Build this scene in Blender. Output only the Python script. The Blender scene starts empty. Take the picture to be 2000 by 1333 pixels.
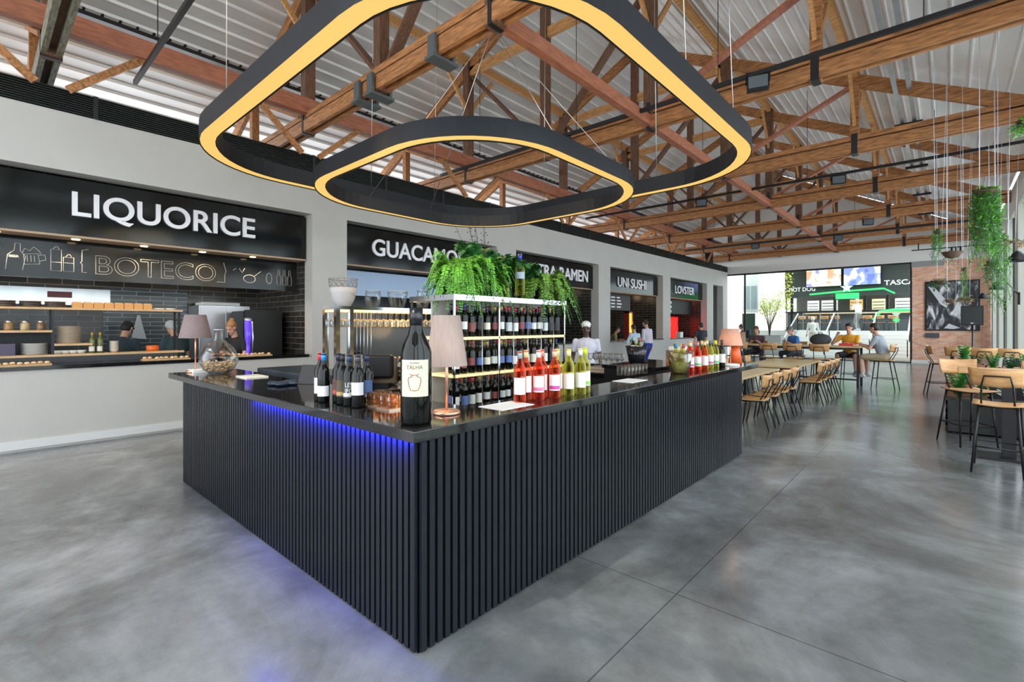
import bpy, bmesh, math, random
from mathutils import Vector, Matrix
random.seed(7)
sc = bpy.context.scene
COL = sc.collection
PI = math.pi
R0 = math.radians

# ------------------------------------------------------------------ camera, world, exposure
YAW = math.atan2(850, 945)
cam = bpy.data.cameras.new('camera'); cam_o = bpy.data.objects.new('camera', cam); COL.objects.link(cam_o)
cam_o.location = (0, 0, 1.6); cam_o.rotation_euler = (PI/2, 0, YAW)
cam.sensor_width = 36; cam.lens = 945/2000*36; cam.shift_y = -29.5/2000; cam.clip_start = .05; cam.clip_end = 300
sc.camera = cam_o
sc.cycles.transparent_max_bounces = 24
sc.view_settings.view_transform = 'Standard'; sc.view_settings.look = 'None'
sc.view_settings.exposure = 0.0; sc.view_settings.gamma = 1; sc.view_settings.use_curve_mapping = False
W = bpy.data.worlds.new('sky'); sc.world = W; W.use_nodes = True
bg = W.node_tree.nodes['Background']; bg.inputs[0].default_value = (.86, .93, 1, 1); bg.inputs[1].default_value = 3.5

def area(name, loc, rot, sx, sy, power, col=(1, 1, 1), cast=True):
    l = bpy.data.lights.new(name, 'AREA'); l.shape = 'RECTANGLE'; l.size = sx; l.size_y = sy; l.energy = power; l.color = col
    o = bpy.data.objects.new(name, l); COL.objects.link(o); o.location = loc; o.rotation_euler = rot
    return o
def point(name, loc, power, col=(1, .75, .45), r=.05):
    l = bpy.data.lights.new(name, 'POINT'); l.energy = power; l.color = col; l.shadow_soft_size = r
    o = bpy.data.objects.new(name, l); COL.objects.link(o); o.location = loc
    return o
# daylight at the right glazing and over the stalls, plus added fill behind camera
area('window_daylight', (1.22, 12, 2.5), (0, PI/2, 0), 3.6, 28, 640, (.80, .90, 1))
area('rear_fill', (-5, -3.2, 3.4), (PI/2, 0, 0), 13, 5.5, 110, (.92, .96, 1))
area('clerestory_daylight', (-13.1, 11, 5.0), (0, -PI/2 - .5, 0), .7, 28, 800, (.95, .97, 1))
sun = bpy.data.lights.new('sun', 'SUN'); sun.energy = 2; sun.angle = .02; sun.color = (1, .95, .86)
sun_o = bpy.data.objects.new('sun', sun); COL.objects.link(sun_o); sun_o.rotation_euler = (math.radians(38), math.radians(-18), math.radians(10))

# ------------------------------------------------------------------ materials
MATS = {}
def S(r, g, b):
    f = lambda c: (c/255/12.92) if c/255 <= .04045 else ((c/255+.055)/1.055)**2.4
    return (f(r), f(g), f(b))
def mat(name, col=(.5, .5, .5), rough=.5, metal=0, noise=0, nscale=8, bump=0, emit=None, es=0, spec=.5, alpha=None, stretch=None, coat=0):
    if name in MATS: return MATS[name]
    m = bpy.data.materials.new(name); m.use_nodes = True; MATS[name] = m
    nt = m.node_tree; b = nt.nodes['Principled BSDF']
    b.inputs['Base Color'].default_value = (*col, 1); b.inputs['Roughness'].default_value = rough
    b.inputs['Metallic'].default_value = metal; b.inputs['Specular IOR Level'].default_value = spec
    b.inputs['Coat Weight'].default_value = coat
    if emit: b.inputs['Emission Color'].default_value = (*emit, 1); b.inputs['Emission Strength'].default_value = es
    if noise or bump:
        tc = nt.nodes.new('ShaderNodeTexCoord'); mp = nt.nodes.new('ShaderNodeMapping'); nz = nt.nodes.new('ShaderNodeTexNoise')
        nt.links.new(tc.outputs['Object'], mp.inputs[0]); nt.links.new(mp.outputs[0], nz.inputs['Vector'])
        if stretch: mp.inputs['Scale'].default_value = stretch
        nz.inputs['Scale'].default_value = nscale; nz.inputs['Detail'].default_value = 6
        if noise:
            rp = nt.nodes.new('ShaderNodeValToRGB'); rp.color_ramp.elements[0].position = .3; rp.color_ramp.elements[1].position = .7
            rp.color_ramp.elements[0].color = (*[c*(1-noise) for c in col], 1); rp.color_ramp.elements[1].color = (*[min(1, c*(1+noise)) for c in col], 1)
            nt.links.new(nz.outputs[0], rp.inputs[0]); nt.links.new(rp.outputs[0], b.inputs['Base Color'])
        if bump:
            bp = nt.nodes.new('ShaderNodeBump'); bp.inputs['Strength'].default_value = bump; bp.inputs['Distance'].default_value = .02
            nt.links.new(nz.outputs[0], bp.inputs['Height']); nt.links.new(bp.outputs[0], b.inputs['Normal'])
    return m
def plain(col, rough=.6, **k):
    return mat('m_%d_%d_%d_%d' % (col[0]*999, col[1]*999, col[2]*999, rough*100), col, rough, **k)
def brick_mat(name, c1, c2, mortar, bw, rh, rough=.5, ms=.008, rot=None, bump=.4, noise=0):
    m = bpy.data.materials.new(name); m.use_nodes = True; MATS[name] = m
    nt = m.node_tree; b = nt.nodes['Principled BSDF']; b.inputs['Roughness'].default_value = rough
    tc = nt.nodes.new('ShaderNodeTexCoord'); sp = nt.nodes.new('ShaderNodeSeparateXYZ'); cb = nt.nodes.new('ShaderNodeCombineXYZ')
    nt.links.new(tc.outputs['Object'], sp.inputs[0])
    ad = nt.nodes.new('ShaderNodeMath'); ad.operation = 'ADD'
    nt.links.new(sp.outputs[0], ad.inputs[0]); nt.links.new(sp.outputs[1], ad.inputs[1])
    nt.links.new(ad.outputs[0], cb.inputs[0]); nt.links.new(sp.outputs[2], cb.inputs[1])
    br = nt.nodes.new('ShaderNodeTexBrick'); nt.links.new(cb.outputs[0], br.inputs[0])
    br.inputs['Color1'].default_value = (*c1, 1); br.inputs['Color2'].default_value = (*c2, 1); br.inputs['Mortar'].default_value = (*mortar, 1)
    br.inputs['Scale'].default_value = 1; br.inputs['Mortar Size'].default_value = ms; br.inputs['Brick Width'].default_value = bw; br.inputs['Row Height'].default_value = rh
    out = br.outputs[0]
    if noise:
        nz = nt.nodes.new('ShaderNodeTexNoise'); nz.inputs['Scale'].default_value = 3; nz.inputs['Detail'].default_value = 5
        nt.links.new(cb.outputs[0], nz.inputs[0])
        mx = nt.nodes.new('ShaderNodeMix'); mx.data_type = 'RGBA'; mx.blend_type = 'OVERLAY'; mx.inputs[0].default_value = noise
        nt.links.new(br.outputs[0], mx.inputs[6]); nt.links.new(nz.outputs[0], mx.inputs[7]); out = mx.outputs[2]
    nt.links.new(out, b.inputs['Base Color'])
    bp = nt.nodes.new('ShaderNodeBump'); bp.inputs['Strength'].default_value = bump; bp.inputs['Distance'].default_value = .01; bp.invert = True
    nt.links.new(br.outputs[1], bp.inputs['Height']); nt.links.new(bp.outputs[0], b.inputs['Normal'])
    return m
def glass_mat(name, tint=(1, 1, 1), refl=.25):
    m = bpy.data.materials.new(name); m.use_nodes = True; MATS[name] = m; nt = m.node_tree; nt.nodes.clear()
    o = nt.nodes.new('ShaderNodeOutputMaterial'); mx = nt.nodes.new('ShaderNodeMixShader'); t = nt.nodes.new('ShaderNodeBsdfTransparent'); g = nt.nodes.new('ShaderNodeBsdfGlossy')
    lw = nt.nodes.new('ShaderNodeLayerWeight'); lw.inputs[0].default_value = refl
    t.inputs[0].default_value = (*tint, 1); g.inputs['Roughness'].default_value = .03
    nt.links.new(lw.outputs['Facing'], mx.inputs[0]); nt.links.new(t.outputs[0], mx.inputs[1]); nt.links.new(g.outputs[0], mx.inputs[2]); nt.links.new(mx.outputs[0], o.inputs[0])
    return m

def tinted(name, tint, body):
    m = bpy.data.materials.new(name); m.use_nodes = True; MATS[name] = m; nt = m.node_tree; b = nt.nodes['Principled BSDF']; o = nt.nodes['Material Output']
    b.inputs['Base Color'].default_value = (*body, 1); b.inputs['Roughness'].default_value = .08
    t = nt.nodes.new('ShaderNodeBsdfTransparent'); t.inputs[0].default_value = (*tint, 1); mx = nt.nodes.new('ShaderNodeMixShader')
    lw = nt.nodes.new('ShaderNodeLayerWeight'); lw.inputs[0].default_value = .45; nt.links.new(lw.outputs['Facing'], mx.inputs[0])
    nt.links.new(t.outputs[0], mx.inputs[1]); nt.links.new(b.outputs[0], mx.inputs[2]); nt.links.new(mx.outputs[0], o.inputs[0]); return m
def floor_material():
    m = bpy.data.materials.new('polished_concrete'); m.use_nodes = True; nt = m.node_tree; b = nt.nodes['Principled BSDF']; L = nt.links
    tc = nt.nodes.new('ShaderNodeTexCoord')
    n1 = nt.nodes.new('ShaderNodeTexNoise'); n1.inputs['Scale'].default_value = .55; n1.inputs['Detail'].default_value = 9; n1.inputs['Roughness'].default_value = .62; n1.inputs['Distortion'].default_value = .7
    n2 = nt.nodes.new('ShaderNodeTexNoise'); n2.inputs['Scale'].default_value = 3.2; n2.inputs['Detail'].default_value = 8; n2.inputs['Roughness'].default_value = .7
    L.new(tc.outputs['Object'], n1.inputs[0]); L.new(tc.outputs['Object'], n2.inputs[0])
    r = nt.nodes.new('ShaderNodeValToRGB'); e = r.color_ramp.elements
    e[0].position = .32; e[0].color = (.070, .071, .069, 1); e[1].position = .68; e[1].color = (.275, .29, .30, 1)
    q = e.new(.5); q.color = (.142, .147, .149, 1)
    L.new(n1.outputs[0], r.inputs[0])
    mx = nt.nodes.new('ShaderNodeMix'); mx.data_type = 'RGBA'; mx.blend_type = 'OVERLAY'; mx.inputs[0].default_value = .55
    L.new(r.outputs[0], mx.inputs[6]); L.new(n2.outputs[0], mx.inputs[7])
    br = nt.nodes.new('ShaderNodeTexBrick'); br.offset = 0; br.inputs['Scale'].default_value = 1; br.inputs['Mortar Size'].default_value = .004; br.inputs['Brick Width'].default_value = 4.6; br.inputs['Row Height'].default_value = 4.2
    br.inputs['Color1'].default_value = (1, 1, 1, 1); br.inputs['Color2'].default_value = (.95, .95, .95, 1); br.inputs['Mortar'].default_value = (.45, .45, .45, 1)
    mp = nt.nodes.new('ShaderNodeMapping'); mp.inputs['Location'].default_value = (1.2, 1.4, 0); L.new(tc.outputs['Object'], mp.inputs[0]); L.new(mp.outputs[0], br.inputs[0])
    m2 = nt.nodes.new('ShaderNodeMix'); m2.data_type = 'RGBA'; m2.blend_type = 'MULTIPLY'; m2.inputs[0].default_value = 1
    L.new(mx.outputs[2], m2.inputs[6]); L.new(br.outputs[0], m2.inputs[7]); L.new(m2.outputs[2], b.inputs['Base Color'])
    rr = nt.nodes.new('ShaderNodeMapRange'); rr.inputs[3].default_value = .09; rr.inputs[4].default_value = .30; L.new(n2.outputs[0], rr.inputs[0]); L.new(rr.outputs[0], b.inputs['Roughness'])
    bp = nt.nodes.new('ShaderNodeBump'); bp.inputs['Strength'].default_value = .12; bp.inputs['Distance'].default_value = .03; L.new(n1.outputs[0], bp.inputs['Height']); L.new(bp.outputs[0], b.inputs['Normal'])
    b.inputs['Specular IOR Level'].default_value = .6
    return m
M_FLOOR = floor_material()
M_WALL = mat('warm_grey_paint', S(188, 186, 181), .55, noise=.03, nscale=2)
M_WHITE = mat('white_paint', S(226, 226, 222), .5)
M_BLACK = mat('satin_black', (.008, .008, .009), .38, spec=.25)
M_BLACKM = mat('black_steel', (.015, .015, .017), .4, .3)
M_GRANITE = mat('black_granite', (.010, .010, .011), .07, noise=.9, nscale=160, spec=.55)
M_SLAT = mat('black_slat', (.007, .009, .013), .34, spec=.3, noise=.3, nscale=30, stretch=(8, 8, .3))
M_WOOD = mat('truss_wood', (.36, .155, .052), .6, noise=.5, nscale=5, bump=.4, stretch=(1, 6, 6))
M_WOOD2 = mat('truss_wood_pale', (.52, .26, .09), .6, noise=.35, nscale=6, bump=.3, stretch=(1, 6, 6))
M_WOODR = mat('truss_wood_red', (.36, .13, .07), .6, noise=.25, nscale=5, stretch=(6, 1, 6))
M_WOODD = mat('truss_wood_dark', (.13, .06, .03), .65, noise=.4, nscale=6, stretch=(6, 6, 1))
M_OLDW = mat('weathered_beam', (.16, .15, .10), .6, noise=.6, nscale=7, bump=.5, stretch=(1, 5, 5))
M_ROOF = mat('corrugated_metal', (.80, .80, .79), .45, .25, noise=.14, nscale=1.2, stretch=(1, .5, 1))
M_SHEET = mat('glossy_black_sign', (.006, .008, .008), .10, spec=.35)
M_LETTER = mat('brushed_letters', (.72, .72, .75), .35, .2, emit=(.8, .8, .9), es=.05)
M_CHALKB = mat('chalkboard_black', (.004, .005, .005), .11, spec=.25)
M_CHALK = mat('chalk', (.55, .52, .46), .9)
M_DBRICK = brick_mat('dark_glazed_brick', (.018, .018, .017), (.04, .036, .03), (.17, .155, .13), .42, .105, .22, .006)
M_DBRICKB = brick_mat('dark_brown_brick', (.04, .03, .02), (.08, .055, .035), (.12, .09, .06), .25, .08, .4, .006)
M_TILE = brick_mat('slate_tile', (.035, .05, .06), (.06, .08, .09), (.26, .30, .31), .42, .08, .2, .006)
M_RBRICK = brick_mat('red_brick', (.68, .30, .18), (.85, .50, .34), (.72, .58, .48), .24, .065, .8, .007, noise=.5)
M_STEEL = mat('stainless_steel', (.55, .57, .58), .28, .9, noise=.12, nscale=3)
M_PLY = mat('birch_plywood', (.56, .30, .12), .45, noise=.18, nscale=4, stretch=(1, 7, 7))
M_PLYW = mat('pale_wood_top', (.62, .44, .20), .35, noise=.15, nscale=3, stretch=(1, 8, 8))
M_SHELF = mat('shelf_wood', (.62, .40, .20), .5, noise=.15, nscale=5)
M_COPPER = mat('copper', (.80, .42, .28), .3, .8)
M_CLEAR = glass_mat('clear_glass', (.97, .98, .98), .14)
M_STEMW = glass_mat('stemware_glass', (.93, .94, .95), .42)
M_ACR = glass_mat('acrylic', (.86, .88, .88), .3)
M_PANE = glass_mat('window_glass', (.93, .97, .96), .12)
M_WARM = mat('warm_glow', (1, .8, .5), .5, emit=(1, .62, .24), es=2.2)
M_RINGL = mat('ring_diffuser', (.05, .04, .02), .6, emit=S(252, 206, 112), es=1.0)
M_RINGF = mat('ring_frame', (.010, .012, .016), .45, spec=.3)
M_LEAF = mat('fern_leaf', (.14, .40, .03), .5, noise=.5, nscale=9)
M_LEAFD = mat('dark_leaf', (.03, .13, .03), .35, noise=.4, nscale=12)
M_LEAFY = mat('yellow_leaf', (.45, .50, .06), .5, noise=.3, nscale=6)
M_CREAM = mat('cream_label', (.56, .53, .40), .6)
M_PAPER = mat('white_paper', (.82, .82, .82), .6)
M_DGLASS = mat('dark_bottle_glass', (.003, .004, .003), .06, spec=.35)
M_ROSE = tinted('rose_wine', (.98, .42, .30), (.75, .12, .06))
M_WINEW = tinted('white_wine', (.90, .88, .45), (.50, .48, .12))
M_SKIN = mat('skin', (.60, .33, .22), .5); M_SKIND = mat('dark_skin', (.075, .035, .022), .45)

# ------------------------------------------------------------------ mesh helpers
class MB:
    def __init__(s): s.v = []; s.f = []; s.sm = []
    def add(s, vs, fs, smooth=False):
        n = len(s.v); s.v += [tuple(v) for v in vs]; s.f += [tuple(i+n for i in f) for f in fs]; s.sm += [smooth]*len(fs); return s
    def box(s, x0, x1, y0, y1, z0, z1):
        v = [(x, y, z) for x in (x0, x1) for y in (y0, y1) for z in (z0, z1)]
        return s.add(v, [(0, 1, 3, 2), (4, 6, 7, 5), (0, 4, 5, 1), (2, 3, 7, 6), (0, 2, 6, 4), (1, 5, 7, 3)])
    def bar(s, p, q, w, h, up=(0, 0, 1)):
        p = Vector(p); q = Vector(q); d = (q-p).normalized(); up = Vector(up)
        a = d.cross(up)
        if a.length < 1e-4: a = d.cross(Vector((1, 0, 0)))
        a.normalize(); b = a.cross(d).normalized(); v = []
        for c in (p, q):
            for i, j in ((-1, -1), (1, -1), (1, 1), (-1, 1)): v.append(c+a*i*w/2+b*j*h/2)
        return s.add(v, [(0, 3, 2, 1), (4, 5, 6, 7), (0, 1, 5, 4), (1, 2, 6, 5), (2, 3, 7, 6), (3, 0, 4, 7)])
    def tube(s, pts, r, n=8, closed=False, taper=None):
        pts = [Vector(p) for p in pts]; N = len(pts); v = []; fs = []; pa = None
        for i, p in enumerate(pts):
            if closed: t = pts[(i+1) % N]-pts[i-1]
            else: t = pts[min(i+1, N-1)]-pts[max(i-1, 0)]
            t.normalize()
            if pa is None: a = t.orthogonal().normalized()
            else:
                a = pa - t*pa.dot(t)
                a = a.normalized() if a.length > 1e-5 else t.orthogonal().normalized()
            pa = a; b = t.cross(a); rr = r if taper is None else r*(1-(1-taper)*i/(N-1))
            for k in range(n):
                an = 2*PI*k/n; v.append(p+a*math.cos(an)*rr+b*math.sin(an)*rr)
        R = N if closed else N-1
        for i in range(R):
            for k in range(n):
                j = (i+1) % N; fs.append((i*n+k, i*n+(k+1) % n, j*n+(k+1) % n, j*n+k))
        if not closed: fs.append(tuple(range(n-1, -1, -1))); fs.append(tuple((N-1)*n+k for k in range(n)))
        return s.add(v, fs, True)
    def lathe(s, prof, c=(0, 0, 0), n=20, a0=0, a1=2*PI):
        full = abs(a1-a0-2*PI) < 1e-6; m = n if full else n+1; v = []; fs = []
        for r, z in prof:
            for k in range(m):
                an = a0+(a1-a0)*k/n; v.append((c[0]+r*math.cos(an), c[1]+r*math.sin(an), c[2]+z))
        for i in range(len(prof)-1):
            for k in range(n):
                k2 = (k+1) % m; fs.append((i*m+k, i*m+k2, (i+1)*m+k2, (i+1)*m+k))
        return s.add(v, fs, True)
    def capsule(s, p, q, r1, r2, n=10):
        p = Vector(p); q = Vector(q); d = q-p
        if d.length < 1e-5: d = Vector((0, 0, 1e-4))
        L = d.length; t = d/L; a = t.orthogonal().normalized(); b = t.cross(a); rings = []
        for i in range(4): an = PI/2*(i/4); rings.append((-math.cos(an)*r1, math.sin(an)*r1+1e-4))
        rings.append((0, r1)); rings.append((L, r2))
        for i in range(1, 5): an = PI/2*(i/4); rings.append((L+math.sin(an)*r2, math.cos(an)*r2+1e-4))
        v = []; fs = []
        for z, r in rings:
            for k in range(n): an = 2*PI*k/n; v.append(p+t*z+a*math.cos(an)*r+b*math.sin(an)*r)
        for i in range(len(rings)-1):
            for k in range(n): fs.append((i*n+k, i*n+(k+1) % n, (i+1)*n+(k+1) % n, (i+1)*n+k))
        fs.append(tuple(range(n-1, -1, -1))); fs.append(tuple((len(rings)-1)*n+k for k in range(n)))
        return s.add(v, fs, True)
    def ell(s, c, r, n=12, m=8, rot=None):
        c = Vector(c); v = []; fs = []
        for i in range(m+1):
            th = PI*i/m
            for k in range(n):
                an = 2*PI*k/n; sn = max(math.sin(th), .02)
                p = Vector((r[0]*sn*math.cos(an), r[1]*sn*math.sin(an), -r[2]*math.cos(th)))
                if rot: p = rot @ p
                v.append(c+p)
        for i in range(m):
            for k in range(n): fs.append((i*n+k, i*n+(k+1) % n, (i+1)*n+(k+1) % n, (i+1)*n+k))
        fs.append(tuple(range(n-1, -1, -1))); fs.append(tuple(m*n+k for k in range(n)))
        return s.add(v, fs, True)
    def prism(s, poly, axis, a, b):
        # poly: 2D points; axis: 'x','y','z' extrusion from a to b
        def P(u, w, t): return (t, u, w) if axis == 'x' else ((u, t, w) if axis == 'y' else (u, w, t))
        n = len(poly); v = [P(u, w, a) for u, w in poly]+[P(u, w, b) for u, w in poly]
        fs = [tuple(range(n)), tuple(range(2*n-1, n-1, -1))]+[(i, i+n, (i+1) % n+n, (i+1) % n) for i in range(n)]
        return s.add(v, fs)
    def quad(s, a, b, c, d): return s.add([a, b, c, d], [(0, 1, 2, 3)])
    def mesh(s, name):
        me = bpy.data.meshes.new(name); me.from_pydata([tuple(v) for v in s.v], [], s.f); me.polygons.foreach_set('use_smooth', s.sm)
        bm = bmesh.new(); bm.from_mesh(me); bmesh.ops.recalc_face_normals(bm, faces=bm.faces); bm.to_mesh(me); bm.free(); me.update()
        return me
    def build(s, name, m, parent=None, loc=None, bevel=0):
        me = s.mesh(name); me.materials.append(m); return link(name, me, parent, loc, bevel)
def link(name, me, parent=None, loc=None, bevel=0):
    o = bpy.data.objects.new(name, me); COL.objects.link(o)
    if parent: o.parent = parent
    if loc: o.location = loc
    if bevel:
        md = o.modifiers.new('bevel', 'BEVEL'); md.width = bevel; md.segments = 2; md.limit_method = 'ANGLE'
    return o
def tag(o, label, cat, group=None, kind=None):
    o['label'] = label
    o['category'] = cat
    if group: o['group'] = group
    if kind: o['kind'] = kind
    return o
def thing(name, label, cat, loc=(0, 0, 0), rz=0, group=None):
    o = bpy.data.objects.new(name, None); COL.objects.link(o); o.location = loc; o.rotation_euler = (0, 0, rz); o.empty_display_size = .1
    return tag(o, label, cat, group)
def struct(name, mb, m, parent=None, bevel=0):
    o = mb.build(name, m, parent, bevel=bevel); o['kind'] = 'structure'; return o
ORD = ['first', 'second', 'third', 'fourth', 'fifth', 'sixth', 'seventh', 'eighth', 'ninth', 'tenth', 'eleventh', 'twelfth', 'thirteenth', 'fourteenth', 'fifteenth', 'sixteenth', 'seventeenth', 'eighteenth', 'nineteenth', 'twentieth']
def text_mesh(s, h, w, d=.02, outline=False, off=.0, weight=.008):
    c = bpy.data.curves.new('t', 'FONT'); c.body = s; c.size = 1; c.align_x = 'LEFT'
    if outline: c.fill_mode = 'NONE'; c.bevel_depth = weight
    else: c.extrude = .5; c.offset = off
    o = bpy.data.objects.new('t', c); COL.objects.link(o)
    dg = bpy.context.evaluated_depsgraph_get(); me = bpy.data.meshes.new_from_object(o.evaluated_get(dg))
    bpy.data.objects.remove(o); bpy.data.curves.remove(c)
    xs = [v.co.x for v in me.vertices]; x0, x1, y0, y1 = min(xs), max(xs), 0.0, .729
    for v in me.vertices:
        v.co.x = (v.co.x-x0)/(x1-x0)*w; v.co.y = (v.co.y-y0)/(y1-y0)*h
        v.co.z = v.co.z*(d if not outline else w/(x1-x0))
    me.materials.clear(); return me
def wall_text(name, s, Y0, Y1, z0, z1, X, m, parent=None, outline=False, d=.03, off=.012):
    # letters on a face looking towards +X, reading along +Y
    me = text_mesh(s, z1-z0, Y1-Y0, d, outline, off)
    for v in me.vertices: v.co = Vector((v.co.z+X, Y0+v.co.x, z0+v.co.y))
    me.materials.append(m); return link(name, me, parent)

# ------------------------------------------------------------------ floor, roof, walls
XL, XR, XC = -13.5, 1.3, -6.1
YB, YF = -3.4, 27.1
struct('floor', MB().box(-14, 1.6, -6, 27.1, -.1, 0), M_FLOOR)
SL = .5
def roofz(x): return 5.42 + SL*((XR-x) if x > XC else (x-XL))
def roof(side):
    mb = MB(); pts = []; x = XL if side < 0 else XC; xe = XC if side < 0 else XR
    n = 30; w = (xe-x)/n
    for i in range(n):
        a = x+i*w
        for fr, up in ((0, 0), (.80, 0), (.84, .035), (.92, .035)): pts.append((a+w*fr, roofz(a+w*fr)-up*(1)))
    pts.append((xe, roofz(xe)))
    top = [(p[0], p[1]+.09) for p in reversed(pts)]
    poly = pts; v = []; fs = []
    for yy in (YB, YF):
        for p in poly: v.append((p[0], yy, p[1]))
    k = len(poly)
    for i in range(k-1): fs.append((i, i+1, k+i+1, k+i))
    for yy in (YB, YF): v += [(poly[0][0], yy, poly[0][1]+.1), (poly[-1][0], yy, poly[-1][1]+.1)]
    b = 2*k; fs.append((b, b+2, b+3, b+1))
    mb.add(v, fs)
    return struct('ceiling', mb, M_ROOF)
roof(-1); roof(1)

# facade of the stalls with five openings and a doorway
FX = -8.77; FD = .30
bays = [(-1.2, 4.20), (4.9, 9.15), (9.92, 14.14), (14.9, 19.12), (19.85, 24.07)]
fac = MB()
top = 4.46
fac.box(FX-FD, FX, -3.4, 27.05, 3.68, top)
edges = [-3.4]+[e for b in bays for e in b]+[24.92, 26.34, 27.05]
for i in range(0, len(edges), 2): fac.box(FX-FD, FX, edges[i], edges[i+1], 0, 3.68)
for a, b in bays: fac.box(FX-FD*.5, FX, a, b, 0, 1.03)
struct('wall_left', fac, M_WALL)
struct('baseboard_left', MB().box(FX, FX+.02, -3.4, 24.92, .03, .14), mat('white_skirting', S(215, 215, 214), .5))
tr = MB().box(FX-.2, FX-.03, -3.4, 27.05, 4.46, 4.77)
for i in range(10): tr.box(FX-.03, FX+.02, -3.4, 27.05, 4.475+i*.03, 4.488+i*.03)
for y in [-2+i*1.55 for i in range(19)]: tr.box(FX-.02, FX+.03, y, y+.05, 4.46, 4.77)
struct('trim_1', tr, mat('black_louvre', (.010, .016, .014), .4))
struct('wall_stall_roof', MB().box(XL, FX-FD, -3.4, 27.05, 4.3, 4.45), M_BLACK)
struct('wall_outer_left', MB().box(XL-.2, XL, -3.4, 27.05, 0, 4.75), M_WHITE)
# partitions between the stalls
pt = MB()
for a, b in ((4.20, 4.9), (9.15, 9.92), (14.14, 14.9), (19.12, 19.85), (24.07, 24.92)): struct('wall_partition', MB().box(-11.3, FX-FD, a+.0, b, 0, 4.3), M_DBRICK)
struct('wall_stall_back', MB().box(-11.5, -11.3, -3.4, 4.2, 0, 4.3), M_DBRICK)
struct('wall_stall_back', MB().box(-11.5, -11.3, 4.9, 9.15, 0, 4.3), mat('black_stall_wall', (.015, .02, .02), .3))
struct('wall_stall_back', MB().box(-11.5, -11.3, 9.92, 14.14, 0, 4.3), MATS['black_stall_wall'])
struct('wall_stall_back', MB().box(-11.5, -11.3, 14.9, 19.12, 0, 4.3), M_DBRICKB)
struct('wall_stall_back', MB().box(-11.5, -11.3, 19.85, 24.07, 0, 4.3), M_DBRICKB)
struct('wall_stall_ceiling', MB().box(-11.5, FX-FD, -3.4, 24.03, 3.0, 3.05), M_BLACK)
struct('wall_doorway_lining', MB().box(FX-1.0, FX-.9, 24.92, 26.34, 0, 3.68), M_WALL)

# far wall: white gable above, glazed opening, red brick pier
gb = MB()
gb.prism([(XL, 4.36), (XR+.2, 4.36), (XR+.2, 5.3), (XC, 9.1), (XL, 5.3)], 'y', YF, YF+.3)
gb.box(XL, -8.9, YF, YF+.3, 0, 4.36)
struct('wall_back', gb, M_WHITE)
struct('wall_brick', MB().box(-1.15, 1.3, YF, YF+.4, .12, 4.36), M_RBRICK)
struct('baseboard_back', MB().box(-1.15, 1.3, YF-.03, YF, 0, .14), M_WHITE)
struct('trim_2', MB().box(-1.15, -.1, YF-.03, YF, 4.12, 4.36), mat('grey_lintel', S(150, 150, 148), .6))
wf = MB()
for x in (-8.88, -7.95, -1.2): wf.box(x, x+.07, YF, YF+.08, 0, 4.36)
wf.box(-8.9, -1.15, YF, YF+.08, 4.28, 4.36); wf.box(-8.9, -1.15, YF-.02, YF+.1, 0, .04)
w1 = struct('window_1', wf, M_BLACKM)
pn = MB().box(-7.85, -1.22, YF+.03, YF+.045, .04, 4.28).build('pane', M_PANE, w1)
# right side: tall glazing between pale piers
rw = MB(); rf = MB(); rp = MB()
y = -3.4; i = 0
while y < 27:
    rw.box(1.3, 1.75, y, y+.75, 0, 4.6); rf.box(1.36, 1.44, y+.75, y+.82, 0, 4.6); rf.box(1.36, 1.44, y+2.1, y+2.17, 0, 4.6)
    y += 2.95
rw.box(1.3, 1.75, -3.4, 27.4, 4.6, 5.3); rw.box(1.3, 1.6, -3.4, 27.4, 0, .12)
struct('wall_right', rw, mat('pale_pier_paint', S(214, 214, 206), .6))
w2 = struct('window_2', rf, mat('dark_green_frame', (.03, .05, .045), .4))
MB().box(1.38, 1.40, -3.4, 27, .1, 4.6).build('pane', M_PANE, w2)

# ------------------------------------------------------------------ outside beyond the glazing
struct('ground_outside', MB().box(-40, 30, 27.1, 70, -.12, -.02), mat('pale_paving', (.55, .54, .5), .8, noise=.1, nscale=2))
struct('ground_side', MB().box(1.6, 30, -30, 27.1, -.12, -.02), MATS['pale_paving'])
struct('ground_rear', MB().box(-40, 1.6, -30, -6, -.12, -.02), MATS['pale_paving'])
PZ = 1.33
st = thing('patio_stairs', 'wide white stairs rising to the outdoor patio beyond the glazing', 'stairs', (-4, 28.5, 0))
sm = MB()
for i in range(8): sm.box(-2.3, 4.6, i*.36, 3.2, i*PZ/8, (i+1)*PZ/8)
sm.build('steps', mat('white_stone', (.78, .77, .74), .7), st)
MB().box(-2.3, 4.6, 3.05, 3.2, PZ-.14, PZ+.005).build('grey_edge', mat('grey_edge', (.45, .45, .45), .6), st)
struct('ground_patio', MB().box(-9, 5, 31.7, 40, 0, PZ), mat('patio_paving', (.5, .5, .48), .8))
for k, (x, lab) in enumerate([(-6.35, 'leftmost glass stair railing with black posts'), (-4.6, 'second steel handrail on the white stairs'), (-2.75, 'steel handrail behind the seated men on the stairs'), (-1.35, 'handrail on the white stairs next to the brick pier')]):
    t = thing('stair_railing', lab, 'railing', (x, 28.4, 0), 0, 'handrails on the outdoor stairs')
    pts = [(0, 0, .95), (0, 3.2, PZ+.95)]
    MB().bar(pts[0], pts[1], .06, .09).build('handrail', M_STEEL, t)
    for j in range(3):
        yy = .1+j*1.5; z0 = max(0, min(PZ, (math.floor(max(yy-.1, 0)/.36)+1)*PZ/8))
        MB().bar((0, yy, z0), (0, yy, .95+yy/3.2*PZ), .04, .04, (0, 1, 0)).build('post', M_BLACKM, t)
rail = thing('patio_railing', 'thin steel railing along the edge of the patio above the stairs', 'railing', (-4, 32, PZ))
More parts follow.
